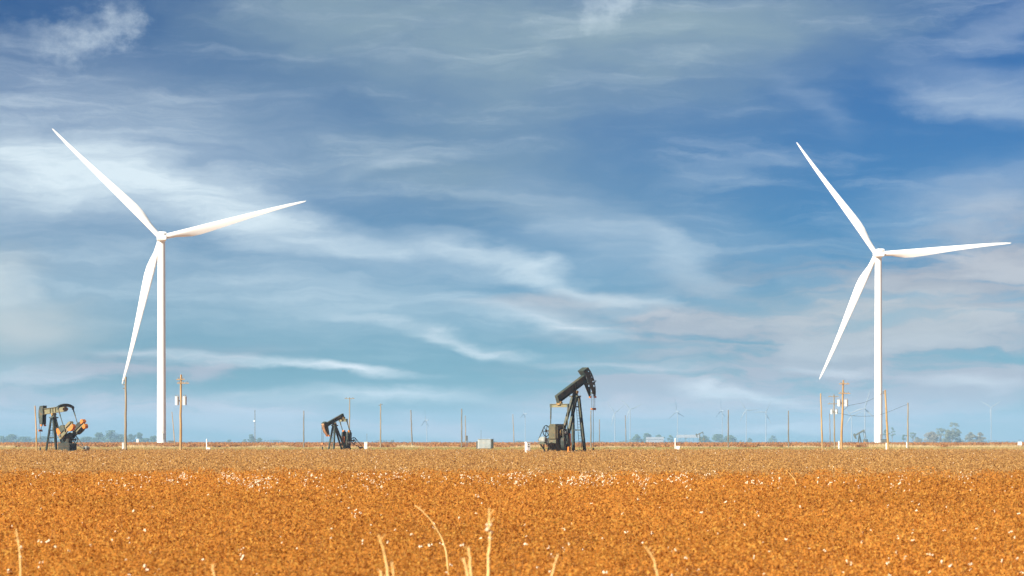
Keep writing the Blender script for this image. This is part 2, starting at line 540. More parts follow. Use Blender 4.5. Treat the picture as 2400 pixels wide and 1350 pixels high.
M_FAR = mat('haze_toned_grey', (0.245, 0.27, 0.285), 0.6)  # white towers toned down to sky brightness: haze put into the colour
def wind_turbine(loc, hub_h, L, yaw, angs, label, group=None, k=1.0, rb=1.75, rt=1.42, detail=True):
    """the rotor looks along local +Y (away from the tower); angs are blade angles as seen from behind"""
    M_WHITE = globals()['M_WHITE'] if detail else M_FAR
    t = empty('wind_turbine', loc, yaw)
    tag(t, label, 'wind turbine', group)
    seg = 40 if detail else 14
    top = hub_h - 1.55 * k
    zs = [0, 0.02 * top, 0.35 * top, 0.7 * top, top]
    tw = MB().tube([(0, 0, z) for z in zs], [rb + (rt - rb) * z / top for z in zs], seg).build('tower', M_WHITE, t, True)
    if detail:
        for z in (0.0, 0.27 * top, 0.62 * top, top - 0.25):
            r = rb + (rt - rb) * z / top
            MB().tube([(0, 0, z + 0.02), (0, 0, z + 0.22)], r + 0.025, seg).build('flange', M_WHITE, tw, True)
        MB().tube([(0, 0, -0.6), (0, 0, 0.12)], rb + 1.4, 32).build('foundation', M_CONC, t, True)
        a = R(-60)
        d = Vector((math.cos(a), math.sin(a), 0))
        sd_ = Vector((-d.y, d.x, 0))
        rot = Matrix((sd_, d, Vector((0, 0, 1)))).transposed()
        MB().box(d * (rb - 0.02) + Vector((0, 0, 3.0)), (0.95, 0.16, 2.2), rot).build('door', M_CONC, tw)
        gal = bpy.data.materials.get('galvanised') or mat('galvanised', (0.42, 0.43, 0.43), 0.5, (0.34, 0.35, 0.35), 2, 0.6)
        for i in range(6):
            MB().box(d * (rb + 1.75 - i * 0.28) + Vector((0, 0, 0.35 + i * 0.28)), (1.1, 0.3, 0.06), rot).build('step', gal, tw)
    hy = 4.2 * k          # hub in front of the tower axis
    nb = MB()
    # nacelle: rounded body tapering to the rear
    sec = [(-5.4, 1.55, 1.45, -0.05), (-5.25, 1.72, 1.62, 0), (-2.0, 1.82, 1.75, 0), (0.9, 1.82, 1.75, 0), (1.9, 1.55, 1.5, 0), (2.1, 1.3, 1.25, 0)]
    vs, fs = [], []
    for (y, w, h, dz) in sec:
        for i in range(16):
            a = 2 * math.pi * (i + 0.5) / 16
            ca, sa = math.cos(a), math.sin(a)
            e = 0.34
            vs.append((w * k * abs(ca) ** e * (1 if ca > 0 else -1), y * k, hub_h + dz + h * k * abs(sa) ** e * (1 if sa > 0 else -1)))
    for j in range(len(sec) - 1):
        for i in range(16):
            fs.append((j * 16 + i, j * 16 + (i + 1) % 16, (j + 1) * 16 + (i + 1) % 16, (j + 1) * 16 + i))
    fs.append(tuple(range(16))); fs.append(tuple((len(sec) - 1) * 16 + i for i in range(16)))
    nac = nb.add(vs, fs).build('nacelle', M_WHITE, t, True)
    if detail:
        v = MB()
        v.box((0.95, -5.41 * k, hub_h + 0.65), (0.85, 0.10, 0.42))
        v.build('vent', M_DARK, nac)
        an = MB()
        an.tube([(-0.9, -4.2, hub_h + 1.7), (-0.9, -4.2, hub_h + 3.0)], 0.05, 6)
        an.tube([(-0.3, -4.6, hub_h + 1.7), (-0.3, -4.6, hub_h + 2.3)], 0.12, 8)
        an.build('anemometer', M_DARK, nac)
        MB().tube([(0, 0, top - 0.02), (0, 0, hub_h - 1.3 * k)], rt * 1.04, 32).build('yaw_ring', M_CONC, nac, True)
    hb = MB()
    prof = [(2.12, 1.15), (2.5, 1.42), (3.6, 1.62), (4.8, 1.5), (5.5, 1.1), (5.9, 0.55), (6.02, 0.1)]
    hb.tube([(0, y * k, hub_h) for y, r in prof], [r * k for y, r in prof], 24 if detail else 12)
    hb.build('hub', M_WHITE, t, True)
    bm_ = None
    for a in angs:
        if bm_ is None:
            b0 = blade_mesh(L - 1.0 * k, k, 18 if detail else 8).build('blade', M_WHITE, t, True)
            bm_ = b0.data
        else:
            b0 = bpy.data.objects.new('blade', bm_)
            COL.objects.link(b0); b0.parent = t
        # blade starts along +Z; seen from behind (looking along +Y) angle a is counter-clockwise from the right
        rot = R(90 - a)
        b0.matrix_parent_inverse = Matrix.Identity(4)
        b0.location = (1.0 * k * math.sin(rot), hy, hub_h + 1.0 * k * math.cos(rot))
        b0.rotation_euler = (0, rot, 0)
    return t

def turb_at(tower_col, hub_row, hub_col, D, L, yaw, angs, label, **kw):
    base = gz(D)
    hub = CAMZ + (HOR - hub_row) / F * D
    return wind_turbine(((tower_col - 1200) / F * D, D, base), hub - base, L, R(yaw), angs, label, **kw)

turb_at(378.5, 555, 374, 993, 59.0, 11, (135.0, 15.2, 255.4), 'white wind turbine rising behind the pole with two grey transformers')
turb_at(2058.5, 594, 2053, 1079, 58.2, 2.5, (125.5, 5.0, 245.6), 'white wind turbine rising behind the leaning pole and the cluster of poles')
# far ones, their fade into the haze partly put into the grey
FT = [(2027, 957, 5200, 40, 2, (73, 198, 318), 'nearest of the hazy far turbines, just beside the right-hand big tower', 1.0),
      (1996, 975, 6200, 34, 4, (128, 22, 241), 'faint far turbine left of the nearest hazy one, above the far pumpjack', 1.0),
      (2323, 955, 6600, 34, 0, (33, 147, 268), 'faint far turbine at the right edge above the tree clump', 1.0),
      (1477, 959, 6000, 32, 6, (132, 22, 252), 'pale far turbine behind the thin pole near the farm trees', 1.0),
      (1441, 968, 6500, 36, 8, (124, 40, 255), 'dim far turbine left of the farm trees, right of the large pumpjack', 1.0),
      (1588, 965, 6600, 34, 40, (95, 215, 335), 'dim far turbine behind the white marker post', 1.0),
      (1693, 963, 6700, 34, 60, (90, 210, 330), 'very dim far turbine behind the right farm trees', 1.0),
      (1749, 961, 6500, 34, 10, (122, 242, 2), 'pale far turbine, left one of the pair right of the farm trees', 1.0),
      (1795, 966, 6500, 34, 15, (60, 180, 300), 'pale far turbine, right one of the pair right of the farm trees', 1.0),
      (1000, 985, 6800, 34, 70, (90, 210, 330), 'very dim far turbine beside the tilted dark pole', 1.0),
      (1231, 970, 6800, 34, 75, (80, 200, 320), 'very dim far turbine left of the large pumpjack', 1.0)]
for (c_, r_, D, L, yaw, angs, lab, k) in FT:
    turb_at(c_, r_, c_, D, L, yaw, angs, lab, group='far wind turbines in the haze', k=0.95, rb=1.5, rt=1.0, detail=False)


# ------------------------------------------------------------------ pumpjacks
M_GREEN = mat('pump_green', (0.036, 0.056, 0.048), 0.55, (0.088, 0.088, 0.052), 0.9, col3=(0.17, 0.085, 0.035), scale3=3.0, amt3=0.55, lo=0.42, hi=0.70)
M_OLIVE = mat('pump_olive', (0.135, 0.140, 0.078), 0.6, (0.20, 0.175, 0.095), 1.1, col3=(0.20, 0.10, 0.04), scale3=4.0, amt3=0.6)
M_GEAR = mat('gear_olive', (0.062, 0.066, 0.036), 0.6, (0.105, 0.088, 0.042), 1.1, col3=(0.15, 0.075, 0.03), scale3=4.0, amt3=0.6)
M_BLACKG = mat('pump_dark', (0.022, 0.034, 0.030), 0.5, (0.055, 0.055, 0.040), 1.2, col3=(0.14, 0.07, 0.03), scale3=4, amt3=0.4)
M_ORANGE = mat('orange_paint', (0.56, 0.175, 0.018), 0.5, (0.46, 0.15, 0.03), 1.6, col3=(0.35, 0.16, 0.07), scale3=4, amt3=0.5)
M_RUST = mat('rust', (0.30, 0.115, 0.045), 0.85, (0.42, 0.20, 0.07), 2.5)
M_BRASS = mat('greasy_bearing', (0.34, 0.20, 0.06), 0.5, (0.12, 0.085, 0.04), 3)
M_MOTOR = mat('motor_grey', (0.30, 0.32, 0.29), 0.45, (0.22, 0.23, 0.20), 2.5)
M_STEEL = mat('rod_steel', (0.20, 0.20, 0.19), 0.4, (0.12, 0.11, 0.10), 4, metal=0.4)
M_WIRE = mat('wire', (0.05, 0.05, 0.045), 0.6)
M_SILVER = mat('silver_head', (0.36, 0.20, 0.10), 0.6, (0.52, 0.28, 0.13), 2)

def rot2(a, z, t):
    return a * math.cos(t) - z * math.sin(t), a * math.sin(t) + z * math.cos(t)

def pumpjack(col, row, D, face, p, label):
    """col,row: photograph position of the centre bearing; face: heading of the horse head (degrees from +X)"""
    zc = CAMZ + (HOR - row) / F * D
    base = empty('pumpjack', ((col - 1200) / F * D, D, gz(D)), R(face))
    tag(base, label, 'pumpjack')
    zc -= gz(D)
    t = R(p['tilt'])
    bd = p['depth']; bw = p['bw']
    def B(a, z):            # beam frame -> local (a along the beam, z across it), bearing = origin
        x, h = rot2(a, z, t)
        return Vector((x, 0, zc + h))
    up = Vector((-math.sin(t), 0, math.cos(t)))
    ax = Vector((math.cos(t), 0, math.sin(t)))
    off = bd / 2 + p['sad']
    rear, front = p['rear'], p['front']
    # walking beam
    beam = MB().ibeam(B(-rear, off), B(front, off), bw, bd, p.get('fl', 0.07), up).build('walking_beam', p['m_beam'], base)
    for a in (-rear + 0.02, -0.55, 0.0, 0.55, front - 0.03):
        st = MB()
        st.box(B(a, off), (0.05, bw * 0.94, bd - 2 * p.get('fl', 0.07) - 0.01), Matrix((ax, (0, 1, 0), up)).transposed())
        st.build('stiffener', p['m_beam'], beam)
    if p.get('slot'):
        MB().box(B(-rear * 0.55, off), (rear * 0.32, bw * 0.35, bd * 0.22), Matrix((ax, (0, 1, 0), up)).transposed()).build('name_plate', M_MOTOR, beam)
    # horse head: two side plates, a curved front face or rungs between them
    Rr, hu, hl = p['R'], p['hu'], p['hl']
    head = MB()
    arc = [R(-hl + (hu + hl) * i / 14) for i in range(15)]
    outer = [(Rr * math.cos(q), Rr * math.sin(q)) for q in arc]
    fr = front - 0.12
    inner = [(Rr * math.cos(arc[-1]) - p['ht'], Rr * math.sin(arc[-1]) + 0.02), (fr - 0.05, off + bd / 2 + 0.05), (fr, off + bd / 2), (fr, off - bd / 2), (fr + p['hin'], off - bd / 2 - 0.1), (Rr * math.cos(arc[0]) - p['hb'], Rr * math.sin(arc[0]) + 0.03)]
    hw = p['hw']
    ho = B(0, 0)
    hd = None
    for sgn in (-1, 1):
        head = MB()
        yo = ho + Vector((0, sgn * hw / 2, 0))
        if p.get('rungs'):
            rb0, rb1 = Rr - 0.13, Rr - 0.42
            for i in range(14):
                q, q2 = arc[i], arc[i + 1]
                head.plate([(Rr * math.cos(q), Rr * math.sin(q)), (Rr * math.cos(q2), Rr * math.sin(q2)), (rb0 * math.cos(q2), rb0 * math.sin(q2)), (rb0 * math.cos(q), rb0 * math.sin(q))], yo, ax, up, 0.06)
            band = [(rb1 * math.cos(q), rb1 * math.sin(q)) for q in arc]
            head.plate(band[3:] + inner[:-1], yo, ax, up, 0.06)
            head.plate([(Rr * math.cos(arc[0]), Rr * math.sin(arc[0])), (rb0 * math.cos(arc[3]), rb0 * math.sin(arc[3])), band[3], inner[-2], inner[-1]], yo, ax, up, 0.05)
            nw = p['rungs']
            for i in range(nw + 1):
                q = R(-hl + 6 + (hu + hl - 6) * i / nw); w_ = R(2.4)
                head.plate([((rb0 + .02) * math.cos(q - w_), (rb0 + .02) * math.sin(q - w_)), ((rb0 + .02) * math.cos(q + w_), (rb0 + .02) * math.sin(q + w_)), ((rb1 - .02) * math.cos(q + w_), (rb1 - .02) * math.sin(q + w_)), ((rb1 - .02) * math.cos(q - w_), (rb1 - .02) * math.sin(q - w_))], yo, ax, up, 0.05)
        else:
            head.plate(outer + inner, yo, ax, up, 0.05)
        sp = head.build('side_plate' if hd else 'horse_head', p['m_head'], hd if hd else base)
        hd = hd or sp
    n = p.get('rungs', 0)
    if n:
        for i in range(n):
            q = R(-hl + (hu + hl) * (i + 0.5) / n)
            w = R((hu + hl) / n * 0.16)
            rr_ = Rr - 0.10
            MB().plate([(rr_ * math.cos(q - w), rr_ * math.sin(q - w)), (rr_ * math.cos(q + w), rr_ * math.sin(q + w)), ((rr_ - .06) * math.cos(q + w), (rr_ - .06) * math.sin(q + w)), ((rr_ - .06) * math.cos(q - w), (rr_ - .06) * math.sin(q - w))], ho, ax, up, hw - 0.06).build('head_rung', p['m_head'], hd)
    else:
        rg = MB()
        pts = [(Rr * math.cos(q), Rr * math.sin(q)) for q in arc] + [((Rr - .07) * math.cos(q), (Rr - .07) * math.sin(q)) for q in arc[::-1]]
        for i in range(14):
            rg.plate([pts[i], pts[i + 1], pts[28 - i], pts[29 - i]], ho, ax, up, hw + 0.10)
        rg.build('head_face', p.get('m_face', p['m_head']), hd)
    tp = MB()
    tp.plate([outer[-1], (outer[-1][0] - 0.05, outer[-1][1] + 0.08), (inner[0][0] - 0.02, inner[0][1] + 0.08), inner[0]], ho, ax, up, hw + 0.12)
    tp.plate([(fr - 0.02, off + bd / 2 + 0.02), (fr + 0.06, off + bd / 2), (inner[0][0] + 0.05, inner[0][1]), (inner[0][0] - 0.02, inner[0][1])], ho, ax, up, hw - 0.08)
    tp.build('head_cap', p['m_head'], hd)
    # toes where the wire line leaves the head
    for sgn in (-1, 1):
        MB().box(B(Rr * math.cos(arc[0]) - p['hb'] * 0.45, Rr * math.sin(arc[0]) - 0.12), (p['hb'] * 0.8, 0.2, 0.24)).build('head_toe', M_ORANGE, hd).location.y = sgn * hw / 2
    # wire line, carrier bar, polished rod, wellhead
    xw = Rr + 0.03
    tip = zc + Rr * math.sin(max(t - R(hl), -0.2))
    zb = CAMZ + (HOR - p['bar_row']) / F * D - gz(D)
    wl = hw * 0.30
    for sgn in (-1, 1):
        MB().tube([(xw, sgn * wl, zb), (xw, sgn * wl, max(tip, zb + 0.3) + 0.2)], 0.028, 6).build('wire_line', M_WIRE, base)
    MB().box((xw, 0, zb), (0.22, wl * 2 + 0.25, 0.26)).build('carrier_bar', M_RUST, base)
    rod = MB().tube([(xw, 0, 0.9), (xw, 0, zb + p.get('rodup', 0.4))], 0.03, 6).build('polished_rod', M_STEEL, base)
    wh = MB()
    wh.cyl((xw, 0, 0), (xw, 0, 0.55), 0.16, 14); wh.cyl((xw, 0, 0.55), (xw, 0, 0.70), 0.24, 14); wh.cyl((xw, 0, 0.70), (xw, 0, 1.15), 0.11, 12)
    wh.cyl((xw - 0.5, 0, 0.62), (xw + 0.5, 0, 0.62), 0.07, 8)
    wh.build('wellhead', M_BLACKG, base, True)
    if p.get('bracket'):
        bk = MB()
        q = R(p['bracket'])
        a0 = ho + ax * (Rr * math.cos(q)) + up * (Rr * math.sin(q))
        q2 = q - 0.16
        a1 = ho + ax * (Rr * math.cos(q2)) + up * (Rr * math.sin(q2))
        ap = a0 + Vector((0.95, 0, 0.0))
        bk.tube([a0, ap], 0.035, 6); bk.tube([a1, ap], 0.035, 6)
        bk.build('wire_guard', M_GREEN, hd)
    # samson post
    ft, fb, rb_, rt_ = p['legs']            # half width at top, at bottom, rear half width, reach back
    fa = p['fa']
    zt = zc - p['sadh']
    w = p['lw']
    feet = [((fa, fb, 0.35), (0.10, ft, zt)), ((fa, -fb, 0.35), (0.10, -ft, zt)), ((-rt_, rb_, 0.35), (-0.12, ft * 0.6, zt)), ((-rt_, -rb_, 0.35), (-0.12, -ft * 0.6, zt))]
    for f, tpp in feet:
        MB().ibeam(f, tpp, w, w * 1.05, w * 0.16, (1, 0, 0)).build('leg', p['m_leg'], base)
    def at(fi, z):
        f, tpp = Vector(feet[fi][0]), Vector(feet[fi][1])
        return f + (tpp - f) * ((z - f.z) / (tpp.z - f.z))
    for fz in p['cross']:
        MB().bar(at(0, fz * zc), at(1, fz * zc), w * 0.45).build('cross_brace', p['m_leg'], base)
    for fz in p.get('side', ()):
        MB().bar(at(0, fz * zc), at(2, fz * zc), w * 0.4).build('cross_brace', p['m_leg'], base)
        MB().bar(at(1, fz * zc), at(3, fz * zc), w * 0.4).build('cross_brace', p['m_leg'], base)
    sd2 = MB()
    sd2.box((0, 0, zt + 0.04), (0.75, ft * 2 + 0.35, 0.16))
    sd2.plate([(-0.34, 0), (0.34, 0), (0.20, p['sadh'] - 0.10), (-0.20, p['sadh'] - 0.10)], (0, 0, zt + 0.12), (1, 0, 0), (0, 0, 1), bw * 0.9)
    sd2.build('saddle', p['m_leg'], base)
    MB().cyl((0, -bw * 0.85, zc), (0, bw * 0.85, zc), p['sadh'] * 0.36, 18).build('centre_bearing', M_BRASS, base, True)
    # ladder on the front of the post
    ld = MB()
    l0, l1 = Vector((fa + 0.22, p['lad'], 0.4)), Vector((0.32, p['lad'] * 0.5, zt - 0.1))
    for sgn in (-1, 1):
        ld.tube([l0 + Vector((0, sgn * 0.2, 0)), l1 + Vector((0, sgn * 0.2, 0))], 0.028, 6)
    nr = int((l1.z - l0.z) / 0.34)
    lad = ld.build('ladder', p['m_leg'], base)
    rg0 = None
    for i in range(nr):
        q = l0 + (l1 - l0) * ((i + 0.5) / nr)
        if rg0 is None:
            o = rg0 = MB().tube([(0, -0.2, 0), (0, 0.2, 0)], 0.02, 6).build('rung', p['m_leg'], lad)
        else:
            o = bpy.data.objects.new('rung', rg0.data); COL.objects.link(o); o.parent = lad
        o.location = q
    # equaliser and tail bearing
    ea = p['eq_a']
    E = B(-ea, off - bd / 2)
    ez = E.z - p['eq_drop']
    ew = p['eq_w']
    tb = MB()
    tb.box((E.x, 0, (E.z + ez) / 2 + 0.06), (0.5, bw * 1.15, max(0.2, E.z - ez)))
    tb.cyl((E.x, -bw * 0.75, (E.z + ez) / 2 + 0.1), (E.x, bw * 0.75, (E.z + ez) / 2 + 0.1), 0.2, 14)
    tb.build('tail_bearing', M_BRASS, base)
    eq = MB()
    if p.get('arch'):
        m_ = 10
        for i in range(m_):
            y0, y1 = -ew + 2 * ew * i / m_, -ew + 2 * ew * (i + 1) / m_
            h = lambda y: ez + p['arch'] * (1 - (y / ew) ** 2)
            th = lambda y: 0.22 + 0.16 * (1 - (y / ew) ** 2)
            eq.add([(E.x - 0.22, y0, h(y0)), (E.x + 0.22, y0, h(y0)), (E.x + 0.22, y1, h(y1)), (E.x - 0.22, y1, h(y1)),
                    (E.x - 0.22, y0, h(y0) + th(y0)), (E.x + 0.22, y0, h(y0) + th(y0)), (E.x + 0.22, y1, h(y1) + th(y1)), (E.x - 0.22, y1, h(y1) + th(y1))],
                   [(0, 1, 2, 3), (4, 5, 6, 7), (0, 1, 5, 4), (2, 3, 7, 6), (1, 2, 6, 5), (0, 3, 7, 4)])
    else:
        eq.ibeam((E.x, -ew, ez), (E.x, ew, ez), 0.32, 0.42, 0.06)
    eq.build('equaliser', p['m_eq'], base)
    # gearbox, cranks, counterweights, pitman arms
    ga, gz0, gz1, gl, gw = p['gear']
    gb = MB()
    gb.box((ga, 0, (gz0 + gz1) / 2), (gl, gw, gz1 - gz0))
    gb.box((ga, 0, gz1 + 0.06), (gl * 0.86, gw * 0.8, 0.16))
    for sgn in (-1, 1):
        for k in (-0.32, 0.32):
            gb.box((ga + gl * k, sgn * (gw / 2 + 0.04), (gz0 + gz1) / 2), (0.14, 0.1, (gz1 - gz0) * 0.86))
    box = gb.build('gearbox', p['m_gear'], base)
    cx, cz = p['crank_c']
    MB().cyl((cx, -ew + 0.05, cz), (cx, ew - 0.05, cz), 0.17, 16).build('crank_shaft', M_STEEL, base, True)
    for sgn in (-1, 1):
        MB().cyl((cx, sgn * (gw / 2 + 0.02), cz), (cx, sgn * (gw / 2 + 0.18), cz), 0.42, 24).build('shaft_bearing', M_BRASS if sgn < 0 else p['m_gear'], box, True)
    ca = R(p['crank_ang'])
    cl = p['crank_len']
    dirv = Vector((math.cos(ca), 0, math.sin(ca)))
    per = Vector((-math.sin(ca), 0, math.cos(ca)))
    ci = ew - 0.34
    for sgn in (-1, 1):
        y = sgn * ci
        c0 = Vector((cx, y, cz))
        crank = MB()
        crank.plate([(-0.45, -0.30), (-0.30, -0.40), (cl, -0.26), (cl + 0.12, 0), (cl, 0.26), (-0.30, 0.40), (-0.45, 0.30)], c0, dirv, per, 0.20)
        crank.cyl(c0 + Vector((0, -0.16, 0)), c0 + Vector((0, 0.16, 0)), 0.32, 20)
        ck = crank.build('crank', p['m_crank'], base)
        pin = c0 + dirv * p['pin']
        MB().cyl(pin + Vector((0, -0.1, 0)), pin + Vector((0, sgn * 0.34, 0)), 0.13, 12).build('crank_pin', M_BRASS, ck, True)
        for (side, sd3, cw0, cw1, cwt, cm) in p['cw']:
            if side != sgn:
                continue
            wv = MB()
            ol = [(cw0, sd3 * 0.16), (cw1, sd3 * 0.16), (cw1, sd3 * (0.3 + cwt * 0.45)), (cw1 - (cw1 - cw0) * .16, sd3 * (0.3 + cwt * 0.85)), (cw1 - (cw1 - cw0) * .35, sd3 * (0.3 + cwt)), (cw0 + (cw1 - cw0) * .3, sd3 * (0.3 + cwt * 0.95)), (cw0 + (cw1 - cw0) * .1, sd3 * (0.3 + cwt * 0.7)), (cw0, sd3 * (0.3 + cwt * 0.3))]
            wv.plate(ol, c0, dirv, per, 0.44 + 0.03 * len(ck.children))
            wv.build('counterweight', cm, ck)
        top_ = Vector((E.x, sgn * (ew - 0.06), ez))
        bot = pin + Vector((0, sgn * 0.26, 0))
        pa = MB().tube([top_, top_ + (bot - top_) * 0.35, top_ + (bot - top_) * 0.36, bot], [0.085, 0.085, 0.062, 0.062], 10)
        pa.box(top_, (0.24, 0.2, 0.4)); pa.box(bot, (0.26, 0.16, 0.36))
        pa.build('pitman_arm', p['m_leg'], base)
    # pedestal below the gearbox
    pe = MB()
    pa0, pa1, pw, ph = p['ped']
    pe.add([(pa0, -pw, 0.3), (pa1, -pw, 0.3), (pa1, pw, 0.3), (pa0, pw, 0.3), (ga - gl * 0.4, -gw * 0.45, ph), (ga + gl * 0.4, -gw * 0.45, ph), (ga + gl * 0.4, gw * 0.45, ph), (ga - gl * 0.4, gw * 0.45, ph)],
           [(0, 1, 2, 3), (4, 5, 6, 7), (0, 1, 5, 4), (1, 2, 6, 5), (2, 3, 7, 6), (3, 0, 4, 7)])
    pe.build('pedestal', p['m_gear'], base)
    if p.get('ribbed'):
        ra, rl, rw, rh = p['ribbed']
        rb2 = MB().box((ra, 0, 0.3 + rh / 2), (rl, rw, rh)).build('guard_box', M_BLACKG, base)
        sh = None
        nn = 9
        for i in range(nn):
            if sh is None:
                sh = MB().box((0, 0, 0), (0.10, 0.07, rh * 0.92)).build('rib', M_GREEN, rb2)
                o = sh
            else:
                o = bpy.data.objects.new('rib', sh.data); COL.objects.link(o); o.parent = rb2
            o.location = (ra - rl / 2 + rl * (i + 0.5) / nn, rw / 2 + 0.03, 0.3 + rh / 2)
        for i in range(5):
            o = bpy.data.objects.new('rib', sh.data); COL.objects.link(o); o.parent = rb2
            o.rotation_euler = (0, 0, R(90))
            o.location = (ra - rl / 2 - 0.03, -rw / 2 + rw * (i + 0.5) / 5, 0.3 + rh / 2)
    # sheave, belt, motor, rails
    sa, sz, sr, sy = p['sheave']
    whl = MB().ring((sa, sy, sz), (0, 1, 0), sr, 0.055, 28, 6)
    whl.cyl((sa, sy - 0.12, sz), (sa, sy + 0.12, sz), 0.12, 12)
    sh_ = whl.build('sheave', M_BLACKG, base, True)
    s0 = None
    for i in range(6):
        if s0 is None:
            s0 = MB().bar((0, 0, 0.08), (0, 0, sr), 0.07, 0.05).build('spoke', M_BLACKG, sh_); o = s0
        else:
            o = bpy.data.objects.new('spoke', s0.data); COL.objects.link(o); o.parent = sh_
        o.location = (sa, sy, sz); o.rotation_euler = (0, 2 * math.pi * i / 6 + 0.3, 0)
    MB().cyl((sa, sy, sz), (sa + 0.3, math.copysign(gw * 0.46, sy), sz - 0.05), 0.09, 10).build('sheave_shaft', M_STEEL, base)
    ma, mz, mr, ml = p['motor']
    mo = MB()
    mo.cyl((ma, sy - 0.22 - ml, mz), (ma, sy - 0.22, mz), mr, 20)
    mo.cyl((ma, sy - 0.22, mz), (ma, sy - 0.12, mz), mr * 0.8, 20)
    mo.cyl((ma, sy - 0.3 - ml, mz), (ma, sy - 0.22 - ml, mz), mr * 0.86, 20)
    mo.box((ma, sy - 0.22 - ml / 2, mz + mr * 0.98), (mr * 0.8, ml * 0.4, mr * 0.3))
    mot = mo.build('motor', p.get('m_motor', M_MOTOR), base, True)
    MB().cyl((ma, sy - 0.08, mz), (ma, sy + 0.08, mz), mr * 0.42, 14).build('motor_pulley', M_BLACKG, mot, True)
    dv = Vector((ma - sa, 0, mz - sz)); dn = Vector((-dv.z, 0, dv.x)).normalized()
    for sgn in (-1, 1):
        MB().bar(Vector((sa, sy, sz)) + dn * sgn * (sr + 0.03), Vector((ma, sy, mz)) + dn * sgn * mr * 0.42, 0.1, 0.03, (0, 1, 0)).build('belt', M_WIRE, base)
    pl = MB()
    plz = mz - mr - 0.1
    ym = sy - 0.22 - ml / 2
    y0_, y1_ = min(-gw * 0.5, ym - ml * 0.65), max(gw * 0.5, ym + ml * 0.65)
    pl.box(((ma + pa0) / 2, (y0_ + y1_) / 2, plz), (abs(ma - pa0) + 1.0, y1_ - y0_, 0.16))
    for s_ in (-1, 1):
        MB().box((ma + s_ * mr * 0.7, ym, plz + 0.13), (0.1, ml * 0.9, 0.14)).build('motor_foot', p['m_leg'], base)
    pl.build('motor_platform', p['m_gear'], base)
    for sgn in (-1, 1):
        MB().bar((ma - 0.2, sgn * gw * 0.5, plz - 0.08), (pa0 + 0.1, sgn * gw * 0.5, 0.4), 0.14).build('platform_brace', p['m_leg'], base)
        MB().bar((ma + 0.5, sgn * gw * 0.5, plz - 0.08), (ma + 0.5, sgn * gw * 0.5, 0.3), 0.12).build('platform_brace', p['m_leg'], base)
    sk = MB()
    for sgn in (-1, 1):
        sk.ibeam((p['skid'][0], sgn * 0.75, 0.2), (p['skid'][1], sgn * 0.75, 0.2), 0.24, 0.34, 0.05)
    for q in np.linspace(p['skid'][0] + 0.1, p['skid'][1] - 0.1, 6):
        sk.bar((q, -0.62, 0.2), (q, 0.62, 0.2), 0.2, 0.22)
    sk.build('skid', M_BLACKG, base)
    if p.get('extra_orange'):
        for (a, y, z, sx, sy_, sz_) in p['extra_orange']:
            MB().box((a, y, z), (sx, sy_, sz_)).build('painted_guard', M_ORANGE, base)
    return base

# large one, right of the middle: rear end turned to the viewer's left, head up and away to the right
pumpjack(1348, 919, 315, 52, dict(
    tilt=25.2, depth=0.98, bw=0.46, sad=0.22, rear=3.75, front=2.55, fl=0.08, m_beam=M_GREEN, m_head=M_GREEN,
    R=3.75, hu=29, hl=31, ht=1.15, hb=0.34, hin=0.12, hw=0.78, rungs=6, bar_row=958, rodup=1.7, bracket=-2,
    legs=(0.46, 0.90, 0.55, 3.0), fa=0.85, sadh=0.55, lw=0.30, cross=(0.10, 0.42, 0.78), lad=-0.1, m_leg=M_GREEN,
    eq_a=3.45, eq_drop=0.42, eq_w=1.36, m_eq=M_OLIVE,
    gear=(-3.75, 2.25, 3.95, 2.0, 1.05), crank_c=(-3.55, 3.05), crank_ang=-82, crank_len=1.75, pin=1.25, m_crank=M_BLACKG, m_gear=M_GEAR,
    cw=[(g, h, 0.55, 1.95, 0.35, M_BLACKG) for g in (-1, 1) for h in (-1, 1)], ped=(-5.0, -2.3, 0.7, 2.3), sheave=(-4.75, 3.25, 0.66, 0.86), motor=(-6.15, 2.15, 0.36, 0.75),
    skid=(-6.6, 1.6), extra_orange=[(-3.1, -1.35, 0.95, 0.45, 0.3, 0.75), (-2.6, -1.1, 2.2, 0.3, 0.2, 1.5)]),
    'large dark green pumpjack with head raised to the right, in front of the field edge')
